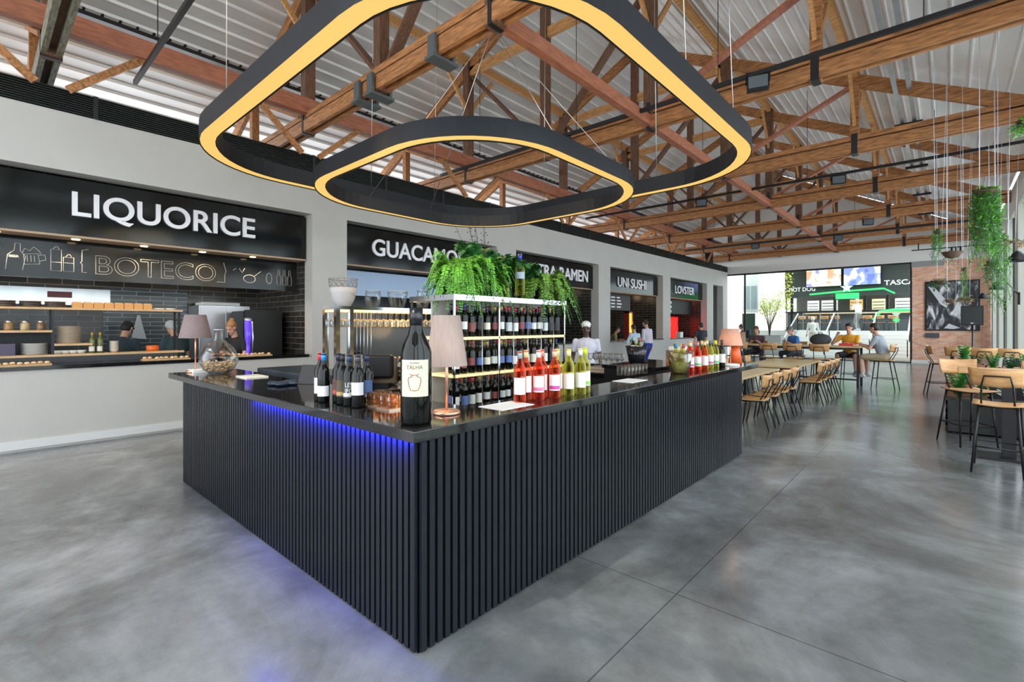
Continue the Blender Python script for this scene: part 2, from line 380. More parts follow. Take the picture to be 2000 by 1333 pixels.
MB().box(-2.2, 2.9, -.012, .012, .99, 1.02).build('handrail', M_STEEL, rail)
for i in range(7): MB().box(-2.2+i*.84, -2.16+i*.84, -.02, .02, 0, 1).build('post', M_STEEL, rail)
# patio stalls
fs = thing('food_stall_row', 'black outdoor food stall front with lit counters behind the patio', 'food stall', (-4, 37, PZ))
MB().box(-4.5, 2.7, 0, .3, 2.15, 4.05).build('fascia', mat('stall_fascia', (.03, .035, .035), .5), fs)
MB().box(-4.1, 2.7, .05, .8, 0, 1.15).build('counter_front', mat('stall_counter', (.06, .07, .075), .5), fs)
MB().box(-4.2, 2.75, -.1, .9, 1.15, 1.22).build('counter_top', M_BLACK, fs)
MB().box(-4.1, 2.7, 2.8, 3, 0, 4).build('back_wall', mat('stall_back', (.10, .09, .075), .6), fs)
MB().box(-4.4, 3.0, -1.6, 3, 4.1, 4.45).build('roof', M_WHITE, fs)
for i, (a, b, c) in enumerate([(-3.4, -2.7, (.8, .8, .78)), (-2.55, -1.6, (.75, .7, .68)), (-.9, -.2, (.75, .5, .2)), (.3, 1.0, (.8, .7, .45)), (1.5, 2.5, (.8, .8, .78))]):
    bx = MB().box(a, b, 2.7, 2.8, 1.35, 2.05).build('menu_panel', plain(c, .5, emit=c, es=.9), fs)
    for q in range(3): MB().box(a+.05, b-.05, 2.68, 2.7, 1.42+q*.2, 1.47+q*.2).build('menu_lines', plain((.15, .15, .15)), bx)
for i, xx in enumerate((-3.9, -1.45, .15, 1.25, 2.6)): MB().box(xx, xx+.12, .02, .28, 0, 2.15).build('pillar', M_BLACK, fs)
def front_text(name, s, x0, x1, z0, z1, y, m, parent, d=.04):
    me = text_mesh(s, z1-z0, x1-x0, d, off=.012)
    for v in me.vertices: v.co = Vector((x0+v.co.x, y-v.co.z, z0+v.co.y))
    me.materials.append(m); return link(name, me, parent)
M_SIGNW = mat('white_sign', (.85, .85, .85), .5, emit=(.9, .9, .9), es=.35)
front_text('sign_letters', 'O HOT DOG', -4.35, -2.45, 2.58, 2.85, -.02, M_SIGNW, fs)
front_text('sign_letters', 'TASCA', 1.15, 2.6, 2.75, 3.05, -.02, M_SIGNW, fs)
MB().bar((.55, -.03, 3.1), (.85, -.03, 2.9), .05, .1).build('sign_emblem', M_SIGNW, fs)
def emis_noise(name, cols, scale, es):
    m = bpy.data.materials.new(name); m.use_nodes = True; nt = m.node_tree; b = nt.nodes['Principled BSDF']
    tc = nt.nodes.new('ShaderNodeTexCoord'); nz = nt.nodes.new('ShaderNodeTexNoise'); nz.inputs['Scale'].default_value = scale; r = nt.nodes.new('ShaderNodeValToRGB'); r.color_ramp.interpolation = 'CONSTANT'
    e = r.color_ramp.elements; e[0].position = 0; e[0].color = (*cols[0], 1); e[1].position = .62; e[1].color = (*cols[-1], 1)
    for i, c in enumerate(cols[1:-1]): q = e.new(.42+.1*i); q.color = (*c, 1)
    nt.links.new(tc.outputs['Object'], nz.inputs[0]); nt.links.new(nz.outputs[0], r.inputs[0]); nt.links.new(r.outputs[0], b.inputs['Base Color']); nt.links.new(r.outputs[0], b.inputs['Emission Color'])
    b.inputs['Emission Strength'].default_value = es; return m
for nm, lab, x0, x1, m in (('television', 'left television with a pale yellow and red picture above the outdoor stalls', -2.95, -.95, emis_noise('tv_left', [(.8, .3, .2), (.8, .75, .5), (.75, .7, .75), (.3, .25, .7)], 1.6, .9)),
                           ('television', 'right television with a blue and white picture above the outdoor stalls', -.9, 1.05, emis_noise('tv_right', [(.12, .15, .6), (.22, .25, .7), (.7, .7, .9), (.85, .85, .95)], 1.4, .9))):
    t = thing(nm, lab, 'television', (-4, 36.7, PZ), 0)
    MB().box(x0, x1, 0, .12, 2.78, 3.98).build('housing', M_BLACK, t)
    MB().box(x0+.05, x1-.05, -.01, 0, 2.83, 3.93).build('screen', m, t)
M_GREEN = mat('green_neon', (.02, .6, .12), .4, emit=(.02, .75, .12), es=1.0)
t = thing('green_canopy', 'glowing green canopy with a star above the outdoor beer counter', 'canopy', (-4, 36.2, PZ))
MB().bar((-2.6, 0, 2.3), (-.9, 0, 2.42), .4, .08).bar((-.9, 0, 2.42), (1.2, 0, 2.5), .4, .08).bar((1.2, 0, 2.5), (1.7, 0, 2.2), .4, .08).build('canopy', M_GREEN, t)
MB().box(-1.2, .0, -.1, 0, 1.95, 2.3).build('sign_panel', M_GREEN, t)
def star(x, z, r, y0, y1):
    p = []
    for k in range(10): a = PI/2+k*PI/5; rr = r if k % 2 == 0 else r*.42; p.append((x+rr*math.cos(a), z+rr*math.sin(a)))
    return MB().prism(p, 'y', y0, y1)
star(-.6, 2.62, .33, -.32, -.26).build('star', mat('pale_green_star', (.4, .9, .7), .5, emit=(.4, .9, .7), es=.8), t)
t = thing('green_counter_arch', 'bright green arch and star decoration on the low counter right of the standing man', 'decoration', (-2.1, 33.9, PZ))
MB().tube([(-1.0, 0, .6), (-.7, 0, 1.05), (0, 0, 1.15), (.8, 0, 1.12), (1.3, 0, .9)], .09).build('arch', M_GREEN, t)
MB().box(-.25, .3, 0, .12, 0, .5).ell((.02, .06, .6), (.2, .1, .16)).build('figure', M_GREEN, t)
star(.02, .9, .2, -.05, .02).build('star', MATS['pale_green_star'], t)
pc = thing('patio_counter', 'long outdoor bar table with a yellow wood top at the patio edge', 'table', (-4, 33.6, PZ))
MB().box(-2.4, 3.0, .0, .5, .98, 1.03).build('table_top', M_PLYW, pc)
MB().box(-2.3, 2.9, .3, .4, 0, .98).build('front_panel', mat('dark_panel', (.05, .06, .07), .5), pc)
tag(struct('wall_outside', MB().box(-14, -7.43, 33, 33.4, -.1, 6.5), mat('cream_render', (.80, .78, .70), .8)), 'cream rendered wall outside', 'wall'); 
bd = thing('outside_building', 'white building with dark glazing seen through the left end of the glazed wall', 'building', (-11, 40, 0))
MB().box(-8, 4, 0, 1, 0, 9).build('wall', M_WHITE, bd)
wo = bpy.data.objects['wall_outside']
for k in ('label', 'category'):
    if k in wo: del wo[k]
# low dark opening and grey planter at left outside
MB().box(-8.6, -7.95, 29.0, 29.1, 0, 2.3).build('dark_door_sheet', mat('dark_doorway', (.02, .05, .035), .5)); tag(bpy.data.objects['dark_door_sheet'], 'dark sheet for a dark doorway outside, next to the end of the stall wall', 'panel')  # dark green sheet stands for the dark door opening
ob = thing('outside_window', 'white framed outdoor window above the dark doorway sheet', 'window', (-8.2, 29.3, 2.35))
MB().box(-.5, .35, 0, .1, 0, 2.2).build('window_frame', M_WHITE, ob)
for k in range(2): MB().box(-.4+k*.38, -.1+k*.38, -.02, 0, .2, 1.5).build('pane', mat('sky_pane', (.35, .42, .45), .1), ob)

# ------------------------------------------------------------------ roof trusses
ZB = 5.0
TY = [-2.9, .65, 3.95, 7.8, 11.6, 15.3, 19.0, 22.7, 26.3]
def rz(x): return 5.26+SL*((XR-x) if x > XC else (x-XL))
TN = ['behind everything at the camera end', 'nearest the camera', 'with steel clamps over the bar corner', 'over the far end of the bar', 'third beyond the bar lights', 'above the long high table', 'above the end of the seating', 'second from the far wall', 'next to the far white wall']
TN2 = ['behind', 'nearest the camera', 'with steel clamps', 'past the bar', 'third past the ring lamps', 'over the high table', 'third from the far wall', 'second from the far wall', 'at the far wall']
def truss(Y, k):
    t = thing('roof_truss', 'orange-brown timber roof truss ' + TN[k], 'roof truss', (0, Y, 0), 0, 'timber roof trusses')
    wd = M_OLDW if k == 1 else M_WOOD
    c = MB().bar((XL, -.07, ZB+.10), (XR, -.07, ZB+.10), .06, .20).bar((XL, .07, ZB+.10), (XR, .07, ZB+.10), .06, .20)
    c.build('bottom_chord', wd, t)
    MB().box(XL, XR, -.04, .04, ZB+.1, ZB+.24).build('chord_gap_shade', M_WOODD, t)  # dark strip puts the shade of the gap between planks into colour
    MB().box(XL, XR, -.085, .085, ZB+.235, ZB+.33).build('upper_chord_plank', M_WOOD if k != 1 else M_OLDW, t)
    for sx in (XL, XR):
        MB().bar((sx, 0, rz(sx)-.16), (XC, 0, rz(XC)-.16), .08, .24).build('rafter', M_WOOD, t)
    qz = rz(-3.8)-.25
    MB().bar((-8.4, 0, qz), (-3.8, 0, qz), .08, .2).build('collar_beam', M_WOOD2, t)
    for x in (-8.4, -3.8):
        MB().box(x-.09, x+.09, -.09, .09, ZB-.02, qz+.25).build('queen_post', M_WOODD, t)
        MB().box(x-.03, x+.03, -.105, .105, ZB-.03, ZB+.42).build('strap', M_BLACKM, t)
    MB().box(XC-.08, XC+.08, -.08, .08, ZB-.02, rz(XC)-.2).build('king_post', M_WOODD, t)
    for x in (-10.85, -1.35):
        MB().box(x-.07, x+.07, -.07, .07, ZB-.02, rz(x)-.2).build('post', M_WOOD, t)
        MB().box(x-.05, x+.05, -.105, .105, ZB-.03, ZB+.36).build('strap', M_BLACKM, t)
    for s in (-1, 1):
        MB().bar((XC+s*.1, .05, ZB+.3), (XC+s*2.25, .05, qz-.05), .06, .15, (0, 1, 0)).build('brace', M_WOODD, t)
        MB().bar((XC+s*2.45, -.05, ZB+.3), (XC+s*4.7, -.05, rz(XC+s*4.7)-.3), .06, .13, (0, 1, 0)).build('brace', M_WOODR if s > 0 else M_WOOD, t)
    # small knee braces running along the hall
    for x, h in ((-3.8, qz), (-8.4, qz), (-1.35, rz(-1.35)-.2)):
        for s in (-1, 1):
            MB().bar((x, s*.08, h-.85), (x, s*.8, h+.05), .05, .09).build('knee_brace', M_WOOD2, t)
for k, Y in enumerate(TY): truss(Y, k)
def purlin(x, z, w, h, m, lab, y0=YB, y1=YF-.02):
    o = MB().box(x-w/2, x+w/2, y0, y1, z-h/2, z+h/2).build('purlin', m); return tag(o, lab, 'beam')
purlin(-3.8, rz(-3.8)+.02, .1, .18, M_WOOD2, 'timber purlin running along the hall above the right queen posts')
purlin(-8.4, rz(-8.4)+.02, .1, .18, M_WOOD2, 'timber purlin running along the hall above the left queen posts')
purlin(-1.35, rz(-1.35)+.0, .1, .2, M_WOOD2, 'pale timber purlin running along the hall above the outer right posts')
purlin(-10.85, rz(-10.85)+.0, .1, .2, M_WOOD2, 'timber purlin above the outer left posts beyond the stalls')
purlin(XC, rz(XC)-.05, .1, .24, M_WOOD, 'ridge beam running along the top of the roof')
o = purlin(-3.8, 5.10, .12, .18, M_WOODR, 'reddish timber tie beam at chord level over the bar', 3.95, 27)
o = purlin(-8.3, 5.42, .14, .26, M_WOODR, 'orange timber tie beam running over the stall wall')
# diagonals standing on the tie beam above the stall wall
for k in range(1, 8):
    for s in (-1, 1):
        o = MB().bar((-8.3, TY[k]+s*.15, 4.6), (-8.3, TY[k]+s*.95, 5.32), .05, .09).build('stay_brace', M_WOOD)
        tag(o, '%s-leaning stay brace over the stall wall, at the truss %s' % ('back' if s > 0 else 'front', TN2[k]), 'brace', 'stay braces over the stall wall')

# cable trays, conduits, hangers, flood lights
def tray(name, p, q, w, h, lab, m=M_BLACKM): return tag(MB().bar(p, q, w, h).build(name, m), lab, 'cable tray' if name == 'cable_tray' else 'conduit')
ct = MB().bar((-9.0, YB, 5.95), (-9.0, 27, 5.95), .22, .06)
for i in range(150): ct.box(-9.14, -8.86, -3+i*.2, -2.97+i*.2, 5.99, 6.01)
tag(ct.build('cable_tray', M_BLACKM), 'perforated black cable tray running along the left side of the roof', 'cable tray')
for i, (Y, z) in enumerate([(1.57, 5.15), (7.3, 5.12), (13.4, 5.12), (21.4, 4.98)]):
    tt = thing('conduit', 'black conduit across the hall hung %s' % ('before the truss '+TN[[2, 3, 5, 8][i]]), 'conduit', (0, Y, 0), 0, 'black conduits across the hall')
    MB().bar((-8.8, 0, z), (XR-.1, 0, z), .05, .06).build('pipe', M_BLACKM, tt)
    for x in (-7.5, -5, -2.5, -.2): MB().tube([(x, 0, z), (x, 0, roofz(x)-.06)], .006, 5).build('hanger_rod', M_BLACKM, tt)
tt = thing('cable_ladder', 'twin grey cable trays running along the right side of the roof', 'cable tray', (0, 0, 0))
MB().box(-.75, -.68, YB, 27, 5.95, 6.0).box(-.55, -.48, YB, 27, 5.95, 6.0).build('tray', M_STEEL, tt)
for k in range(8): MB().box(-.85, -.38, TY[k]+1.7, TY[k]+1.78, 5.88, 5.94).build('bracket', M_BLACKM, tt)
def flood(x, y, z, lab):
    f = thing('flood_light', lab, 'light', (x, y, z), .3, 'small black flood lights under the roof')
    MB().box(-.14, .14, -.06, .06, -.1, .1).build('housing', M_BLACK, f, bevel=.01); MB().box(-.12, .12, -.07, -.06, -.08, .08).build('lens', mat('lens', (.1, .12, .13), .1), f)
    MB().tube([(-.15, 0, 0), (-.15, 0, .17), (.15, 0, .17), (.15, 0, 0)], .01, 6).build('bracket', M_BLACKM, f)
flood(-1.96, 7.3, 4.98, 'black flood light right of the large ring lamp'); flood(-5.29, 7.3, 4.98, 'black flood light between the two ring lamps')
flood(-5.03, 13.4, 4.98, 'black flood light left on the conduit beyond the large ring'); flood(-1.88, 13.4, 4.98, 'black flood light in the middle of the hall under the roof')
flood(-3.0, 21.4, 4.85, 'small black flood light far left on the distant conduit'); flood(-1.86, 18.9, 4.88, 'black flood light above the long high table'); flood(-5.85, 21.4, 4.85, 'small black flood light in front of the far white wall')
# clamps on the truss over the bar
for i, (x, lab) in enumerate([(-4.75, 'grey steel clamp on the truss above the small ring lamp'), (-6.5, 'grey steel clamp on the truss near its king post'), (-6.15, 'second grey steel clamp beside the king post')]):
    c = thing('beam_clamp', lab, 'clamp', (x, 3.95, ZB), 0)
    for yy in (-.17, .13): MB().box(-.07, .07, yy, yy+.04, -.06, .22).build('jaw', mat('grey_steel', (.12, .14, .15), .45, .5), c)
    MB().box(-.09, .09, -.2, .2, -.09, -.05).build('base_plate', MATS['grey_steel'], c)
tag(MB().box(XR-2.4, XR-.1, 25.93, 25.97, 4.70, 4.74).box(XR-2.2, XR-2.16, 25.93, 25.97, 4.74, 5.0).build('light_track', M_BLACKM), 'black light track hung in front of the brick wall', 'light track')
for i in range(3):
    tag(MB().box(XR-1.2+i*.13, XR-1.14+i*.13, 25.9, 26, 4.55, 4.70).build('track_spot', M_BLACK), '%s of three tiny black spots on the track by the brick wall' % ['left', 'middle', 'right'][i], 'light', 'track spots by the brick wall')
tag(MB().box(-8.75-.32, -8.75-.02, 24.6, 24.9, 4.45, 6.3).build('air_duct', M_BLACK), 'black square duct rising behind the far end of the stall wall', 'duct')

# ------------------------------------------------------------------ ring lamps
def rring(cx, cy, z, hx, hy, r, w, h, name, lab, hooks):
    t = thing(name, lab, 'pendant lamp', (cx, cy, z))
    def path(off):
        pts = []
        a, b, rr = hx+off, hy+off, r+off
        for q, (sx, sy) in enumerate(((1, 1), (-1, 1), (-1, -1), (1, -1))):
            for k in range(13):
                an = q*PI/2+PI/2*k/12; pts.append((sx*(a-rr)+rr*math.cos(an), sy*(b-rr)+rr*math.sin(an)))
        return pts
    po, pi = path(w/2), path(-w/2); n = len(po)
    v = [(x, y, 0) for x, y in po]+[(x, y, h) for x, y in po]+[(x, y, 0) for x, y in pi]+[(x, y, h) for x, y in pi]
    f = []
    for i in range(n):
        j = (i+1) % n; f += [(i, j, n+j, n+i), (2*n+j, 2*n+i, 3*n+i, 3*n+j), (n+i, n+j, 3*n+j, 3*n+i)]
    mb = MB(); mb.add(v, f); mb.build('frame', M_RINGF, t)
    po, pi = path(w/2-.008), path(-w/2+.008)
    v = [(x, y, .012) for x, y in po]+[(x, y, .012) for x, y in pi]; f = [(i, n+i, n+(i+1) % n, (i+1) % n) for i in range(n)]
    MB().add(v, f).build('diffuser', M_RINGL, t)
    for (px, py), (qx, qy, qz) in hooks:
        wv = MB().tube([(px, py, h), (qx-cx, qy-cy, qz-z)], .004, 5); wv.build('suspension_wire', M_STEEL, t)
    return t
B1 = (-4.10, 3.95)
hk = []
hs = 1.52
for sx in (-1, 1):
    for sy in (-1, 1): hk.append(((sx*hs, sy*.5), (-3.85, 3.95, 5.0))); 
RING_S = rring(B1[0], B1[1], 3.12, 1.53, 1.53, .98, .12, .16, 'ring_lamp', 'small rounded-square pendant lamp, black outside and glowing amber beneath, over the bar', hk)
hk = []
for px, py in ((-2.4, 0), (2.4, 0), (-1, 2.4), (1, 2.4), (-1, -2.4), (1, -2.4), (2.4, -1.2), (2.4, 1.2), (-2.4, 1.2)):
    gx, gy = -4.02+px*.95, 3.98+py; hk.append(((px, py), (gx, gy, roofz(gx)-.05)))
RING_L = rring(-4.02, 3.98, 3.48, 2.43, 2.43, 1.15, .15, .2, 'ring_lamp', 'large rounded-square pendant lamp, black outside and glowing amber beneath, above the smaller one', hk)
point('small_ring_light', (B1[0], B1[1], 2.9), 30, (1, .72, .36), .6)
point('large_ring_light', (-3.9, 2.6, 3.2), 45, (1, .72, .36), .8)

# ------------------------------------------------------------------ bar
bar = thing('bar_counter', 'black bar counter clad in vertical slats in the middle of the hall', 'bar counter', (-1.92, 1.45, 0))
BX0, BX1, BY0, BY1 = -5.80, -1.92, 1.45, 6.40
def slat_panel(n, axis):
    mb = MB()
    for i in range(n):
        a = i*.05+.004
        if axis == 'x': mb.box(-a-.032, -a, -.022, .0, .01, 1.04)
        else: mb.box(0, .022, a, a+.032, .01, 1.04)
    return mb
slat_panel(78, 'x').box(-3.88, 0, 0, .03, 0, 1.045).build('slat_panel', M_SLAT, bar)
slat_panel(99, 'y').box(-.03, 0, 0, 4.95, 0, 1.045).build('slat_panel', M_SLAT, bar)
MB().box(-3.88, -3.85, .02, 4.95, 0, 1.02).box(-3.85, -.03, 4.92, 4.95, 0, 1.02).build('side_panel', M_BLACK, bar)
MB().box(-3.8, -.05, .05, .55, .1, 1.04).build('carcass', M_BLACK, bar)
MB().box(-.30, -.05, .55, 4.9, .1, 1.04).build('carcass', M_BLACK, bar)
MB().box(-.80, -.30, .6, 4.3, .80, .84).build('work_shelf', M_GRANITE, bar)
MB().box(-3.86, 0, -.001, .0, 0, .01).build('led_strip', M_BLACK, bar)
# blue LED under the worktop lip
led = MB().box(-3.0, -.12, -.045, -.037, 1.041, 1.0448)
led.build('blue_led_strip', mat('blue_led', (.1, .1, 1), .5, emit=(.03, .05, 1), es=5), bar)
area('blue_led_light', (-2.95, 1.388, 1.030), (R0(72), 0, 0), 2.0, .02, 42, (.02, .03, 1))
wt = MB()
z0, z1 = 1.045, 1.10
poly = [(-6.15, 1.38), (-1.86, 1.38), (-1.86, 6.95), (-2.24, 6.95), (-2.24, 2.05), (-6.15, 2.05)]
wt.prism(poly, 'z', z0, z1)
tag(wt.build('bar_worktop', M_GRANITE, bevel=.004), 'polished black granite L-shaped worktop on the slatted bar', 'worktop')
# back bar inside
bb = thing('back_bar', 'low black back counter inside the bar along its far left side', 'counter', (-5.8, 2.1, 0))
MB().box(.05, .6, .2, 4.0, 0, .92).build('carcass', M_BLACK, bb); MB().box(.02, .64, .2, 4.05, .92, .96).build('counter_top', M_GRANITE, bb)
bb2 = thing('back_bar', 'black service counter across the far end of the bar interior', 'counter', (-5.1, 5.6, 0))
MB().box(.1, 2.3, .1, .7, 0, .9).build('carcass', M_BLACK, bb2); MB().box(.05, 2.4, .05, .75, .9, .95).build('counter_top', M_GRANITE, bb2)

# ------------------------------------------------------------------ bottles
_mesh = {}
def cached(key, fn, m):
    k = (key, m.name)
    if k not in _mesh:
        me = fn().mesh(key); me.materials.append(m); _mesh[k] = me
    return _mesh[k]
BPROF = [(.001, 0), (.035, 0), (.0375, .008), (.0375, .19), (.034, .207), (.020, .235), (.0148, .25), (.0142, .295), (.0162, .297), (.0162, .305), (.001, .306)]
CPROF = [(.0150, .262), (.0158, .262), (.0158, .308), (.001, .3085)]
def lab_fn(z0, z1, span=2.2, ang=0.0):
    return lambda: MB().lathe([(.0382, z0), (.0382, z1)], n=10, a0=ang-span/2, a1=ang+span/2)
def bottle(x, y, z, glass, capc, labc, lab, group, s=1.0, face=-.85, lz=(.055, .135), accent=None, name='wine_bottle', cz=1):
    o = link(name, cached('bottle', lambda: MB().lathe(BPROF, n=16), glass), None, (x, y, z)); o.scale = (s, s, s); o.rotation_euler = (0, 0, face)
    tag(o, lab, 'bottle', group)
    link('capsule', cached('capsule', lambda: MB().lathe(CPROF, n=12), plain(capc, .35)), o)
    link('label', cached('label%.3f%.3f' % lz, lab_fn(*lz), plain(labc, .6)), o)
    if accent: link('label_band', cached('band%.3f' % lz[0], lambda: MB().lathe([(.0386, lz[0]+.008), (.0386, lz[0]+.03)], n=10, a0=-1.0, a1=1.0), plain(accent, .5)), o)
    return o
# magnum
mg = thing('magnum_bottle', 'giant dark wine bottle with a cream vase label at the bar corner', 'bottle', (-2.03, 1.52, 1.1), -.75)
k = 1.92
MB().lathe([(r*k*1.10, h*k) for r, h in BPROF[:4]]+[(.0345*k, .213*k), (.0225*k, .238*k), (.0165*k, .258*k), (.0155*k, .297*k), (.0175*k, .299*k), (.0175*k, .307*k), (.001, .309*k)], n=40).build('glass_body', M_DGLASS, mg)
MB().lathe([(.0163*k, .262*k), (.0178*k, .262*k), (.0178*k, .3085*k), (.001, .3095*k)], n=24).build('capsule', mat('black_foil', (.008, .01, .012), .25), mg)
RL = .0375*k*1.10+.0012
MB().lathe([(RL, .076*k), (RL, .172*k)], n=24, a0=-.95, a1=.95).build('label', M_CREAM, mg)
def wrap(me, R, zc, parent, name, m, x0=0):
    xs = [v.co.x for v in me.vertices]; mid = (min(xs)+max(xs))/2
    for v in me.vertices:
        a = (v.co.x-mid)/R+x0; rr = R+v.co.z; zz = v.co.y+zc; v.co = Vector((rr*math.cos(a), rr*math.sin(a), zz))
    me.materials.clear(); me.materials.append(m); return link(name, me, parent)
M_INK = mat('label_ink', (.16, .13, .10), .7)
wrap(text_mesh('TALHA', .021, .084, .0008), RL+.001, .148*k, mg, 'label_lettering', M_INK)
wrap(text_mesh('HAVSERA', .007, .048, .0008), RL+.001, .1625*k, mg, 'label_lettering', M_INK)
vb = MB(); vo = []
VP = [(-.009, .052), (-.014, .056), (-.006, .050), (-.009, .047), (-.019, .044), (-.021, .036), (-.018, .018), (-.012, .002), (0, .0), (.012, .002), (.018, .018), (.021, .036), (.019, .044), (.009, .047), (.006, .050), (.014, .056), (.009, .052)]
VP = [(a*1.55, b*1.5-.008) for a, b in VP]
vb.tube([((RL+.001)*math.cos(a/RL), (RL+.001)*math.sin(a/RL), b+.096*k) for a, b in VP], .0019, 6, True)
vb.build('label_vase_drawing', mat('sepia', (.30, .10, .05), .7), mg)
for i in range(3): wrap(text_mesh('- - - - - - - - - - - -', .0008, .07, .0005), RL+.001, (.082+i*.0035)*k, mg, 'label_lines', mat('ink_pale', (.45, .40, .32), .7))
# six reds near the left front
RW = [(-3.12, 1.55, (.75, .02, .03), (.72, .70, .72), 'red-capped wine bottle with a tall white label, leftmost of the six by the magnum', None, (.05, .15)),
      (-3.045, 1.535, (.02, .25, .65), (.80, .80, .82), 'blue-capped wine bottle with a plain white label beside the magnum group', None, (.04, .105)),
      (-2.97, 1.60, (.02, .02, .05), (.10, .04, .03), 'dark wine bottle with a red and black floral label, third of the six', (.5, .05, .03), (.05, .15)),
      (-2.875, 1.575, (.02, .02, .02), (.09, .07, .04), 'dark wine bottle with a golden floral label, fourth of the six', (.5, .3, .1), (.05, .15)),
      (-2.79, 1.575, (.03, .05, .12), (.03, .03, .03), 'dark wine bottle with bold white letters on black, fifth of the six', (.6, .6, .6), (.05, .15)),
      (-2.69, 1.575, (.05, .05, .06), (.62, .62, .64), 'dark wine bottle with a pale grey label, rightmost of the six', None, (.075, .15)),
      (-2.76, 1.68, (.02, .03, .08), (.05, .10, .25), 'dark bottle with a navy label behind the rightmost of the six', None, (.05, .15))]
for x, y, c, l, lb, ac, lz in RW:
    b = bottle(x, y, 1.1, M_DGLASS, c, l, lb, 'red wine bottles left of the magnum', 1.04, -.62, lz, ac)
b = [o for o in bpy.data.objects if o.name.startswith('wine_bottle') and 'bold white' in o['label']][0]
wrap(text_mesh('LES', .028, .042, .0004), .0388, .115, b, 'label_lettering', M_PAPER); wrap(text_mesh('IFC', .028, .042, .0004), .0388, .08, b, 'label_lettering', M_PAPER)
# rose and white bottles on the right arm
G1 = [(2.36, 'R', (.35, .36, .38), None, 'coral zigzag lines'), (2.47, 'R', (.75, .62, .3), None, 'gold cap'), (2.55, 'R', (.75, .72, .7), (.7, .2, .35), 'a pink band'), (2.63, 'R', (.75, .3, .25), None, 'a tall blank label'), (2.71, 'R', (.75, .5, .35), (.6, .05, .35), 'a magenta top'),
      (2.74, 'W', (.72, .62, .28), None, 'a gold cap and cream label'), (2.82, 'W', (.78, .66, .36), None, 'a pale gold cap'), (2.89, 'W', (.08, .08, .08), (.05, .45, .1), 'a black cap and green band'), (2.96, 'W', (.7, .7, .72), None, 'a silver cap'), (3.04, 'W', (.62, .72, .03), (.2, .6, .03), 'a lime green cap')]
P1 = [(-2.08, 2.39), (-2.12, 2.5), (-2.06, 2.56), (-2.11, 2.66), (-2.03, 2.7), (-2.08, 2.8), (-2.01, 2.84), (-2.07, 2.93), (-1.99, 2.96), (-2.03, 3.08)]
for i, (y, kd, c, ac, d) in enumerate(G1):
    bottle(P1[i][0], P1[i][1], 1.1, M_ROSE if kd == 'R' else M_WINEW, c, (.80, .79, .76), '%s wine bottle with %s, near row on bar' % ('rosé' if kd == 'R' else 'white', d), 'rosé and white bottles near the middle of the bar', 1.09, -.95, (.05, .15), ac)
G2 = [(5.12, 'R'), (5.2, 'R'), (5.28, 'R'), (5.36, 'R'), (5.44, 'R'), (5.52, 'W'), (5.6, 'W'), (5.68, 'W'), (5.76, 'W'), (5.84, 'W'), (5.92, 'D')]
capc = [(.75, .62, .3), (.6, .6, .65), (.3, .3, .32), (.7, .3, .3), (.72, .62, .28), (.72, .6, .3), (.1, .1, .1), (.7, .7, .72), (.62, .72, .03), (.2, .2, .2), (.05, .05, .08)]
P2 = [(-2.08, 5.22), (-2.15, 5.36), (-2.07, 5.4), (-2.14, 5.53), (-2.06, 5.58), (-2.14, 5.71), (-2.06, 5.75), (-2.14, 5.88), (-2.06, 5.93), (-2.14, 6.06), (-2.05, 6.12)]
for i, (y, kd) in enumerate(G2):
    bottle(P2[i][0], P2[i][1], 1.1, {'R': M_ROSE, 'W': M_WINEW, 'D': M_DGLASS}[kd], capc[i], (.80, .79, .78), '%s wine bottle, %s from the left in the far row by the orange lamp' % ({'R': 'rosé', 'W': 'white', 'D': 'dark'}[kd], ORD[i]), 'bottles in the far row on the bar', 1.06, -1.0, (.05, .15), [(.6, .1, .3), None, (.1, .5, .15)][i % 3])

# wine display
DX0, DX1, DY0, DY1 = -3.85, -3.22, 2.82, 4.48
wd = thing('wine_display', 'three tier acrylic wine display with mirrored frame and lit shelves inside the bar', 'display shelf', (DX0, DY0, 0))
dw, dl = DX1-DX0, DY1-DY0
MB().box(.02, dw-.02, .02, dl-.02, 0, .80).build('plinth', M_BLACK, wd)
M_MIRR = mat('mirror_trim', (.55, .57, .6), .1, 1)
M_LSHELF = mat('lit_shelf', (.75, .65, .35), .4, emit=(1, .78, .34), es=.28)
SH = [.83, 1.165, 1.5]
for z in SH: MB().box(0, dw, 0, dl, z-.026, z).build('shelf', M_LSHELF, wd)
MB().box(-.01, dw+.01, -.01, dl+.01, 1.83, 1.88).build('top_board', M_MIRR, wd)
MB().box(.28, .30, .02, dl-.02, .80, 1.83).build('back_panel', mat('greige_back', (.42, .40, .37), .5), wd)
for x in (.008, dw-.008):
    for y in (.008, dl-.008, dl*.35): MB().box(x-.008, x+.008, y-.008, y+.008, .6, 1.83).build('frame_post', M_MIRR, wd)
for j in range(6): MB().tube([(dw-.004, .35+j*.22, .6), (dw-.004, .35+j*.22, 1.83)], .0035, 6).build('divider_rod', M_STEEL, wd)
rnd = random.Random(3)
caps = [(.02, .02, .03), (.02, .02, .03), (.3, .02, .03), (.5, .03, .04), (.03, .05, .15), (.45, .3, .08), (.08, .08, .08)]
labs = [(.72, .72, .68), (.75, .74, .70), (.70, .66, .55), (.03, .03, .03), (.10, .16, .40), (.55, .60, .60), (.22, .06, .06)]
ln = ['white', 'off-white', 'cream', 'black', 'blue', 'grey-green', 'maroon']
cn = ['black', 'black', 'maroon', 'red', 'navy', 'gold', 'charcoal']
tn = ['bottom', 'middle', 'top']
seen = {}
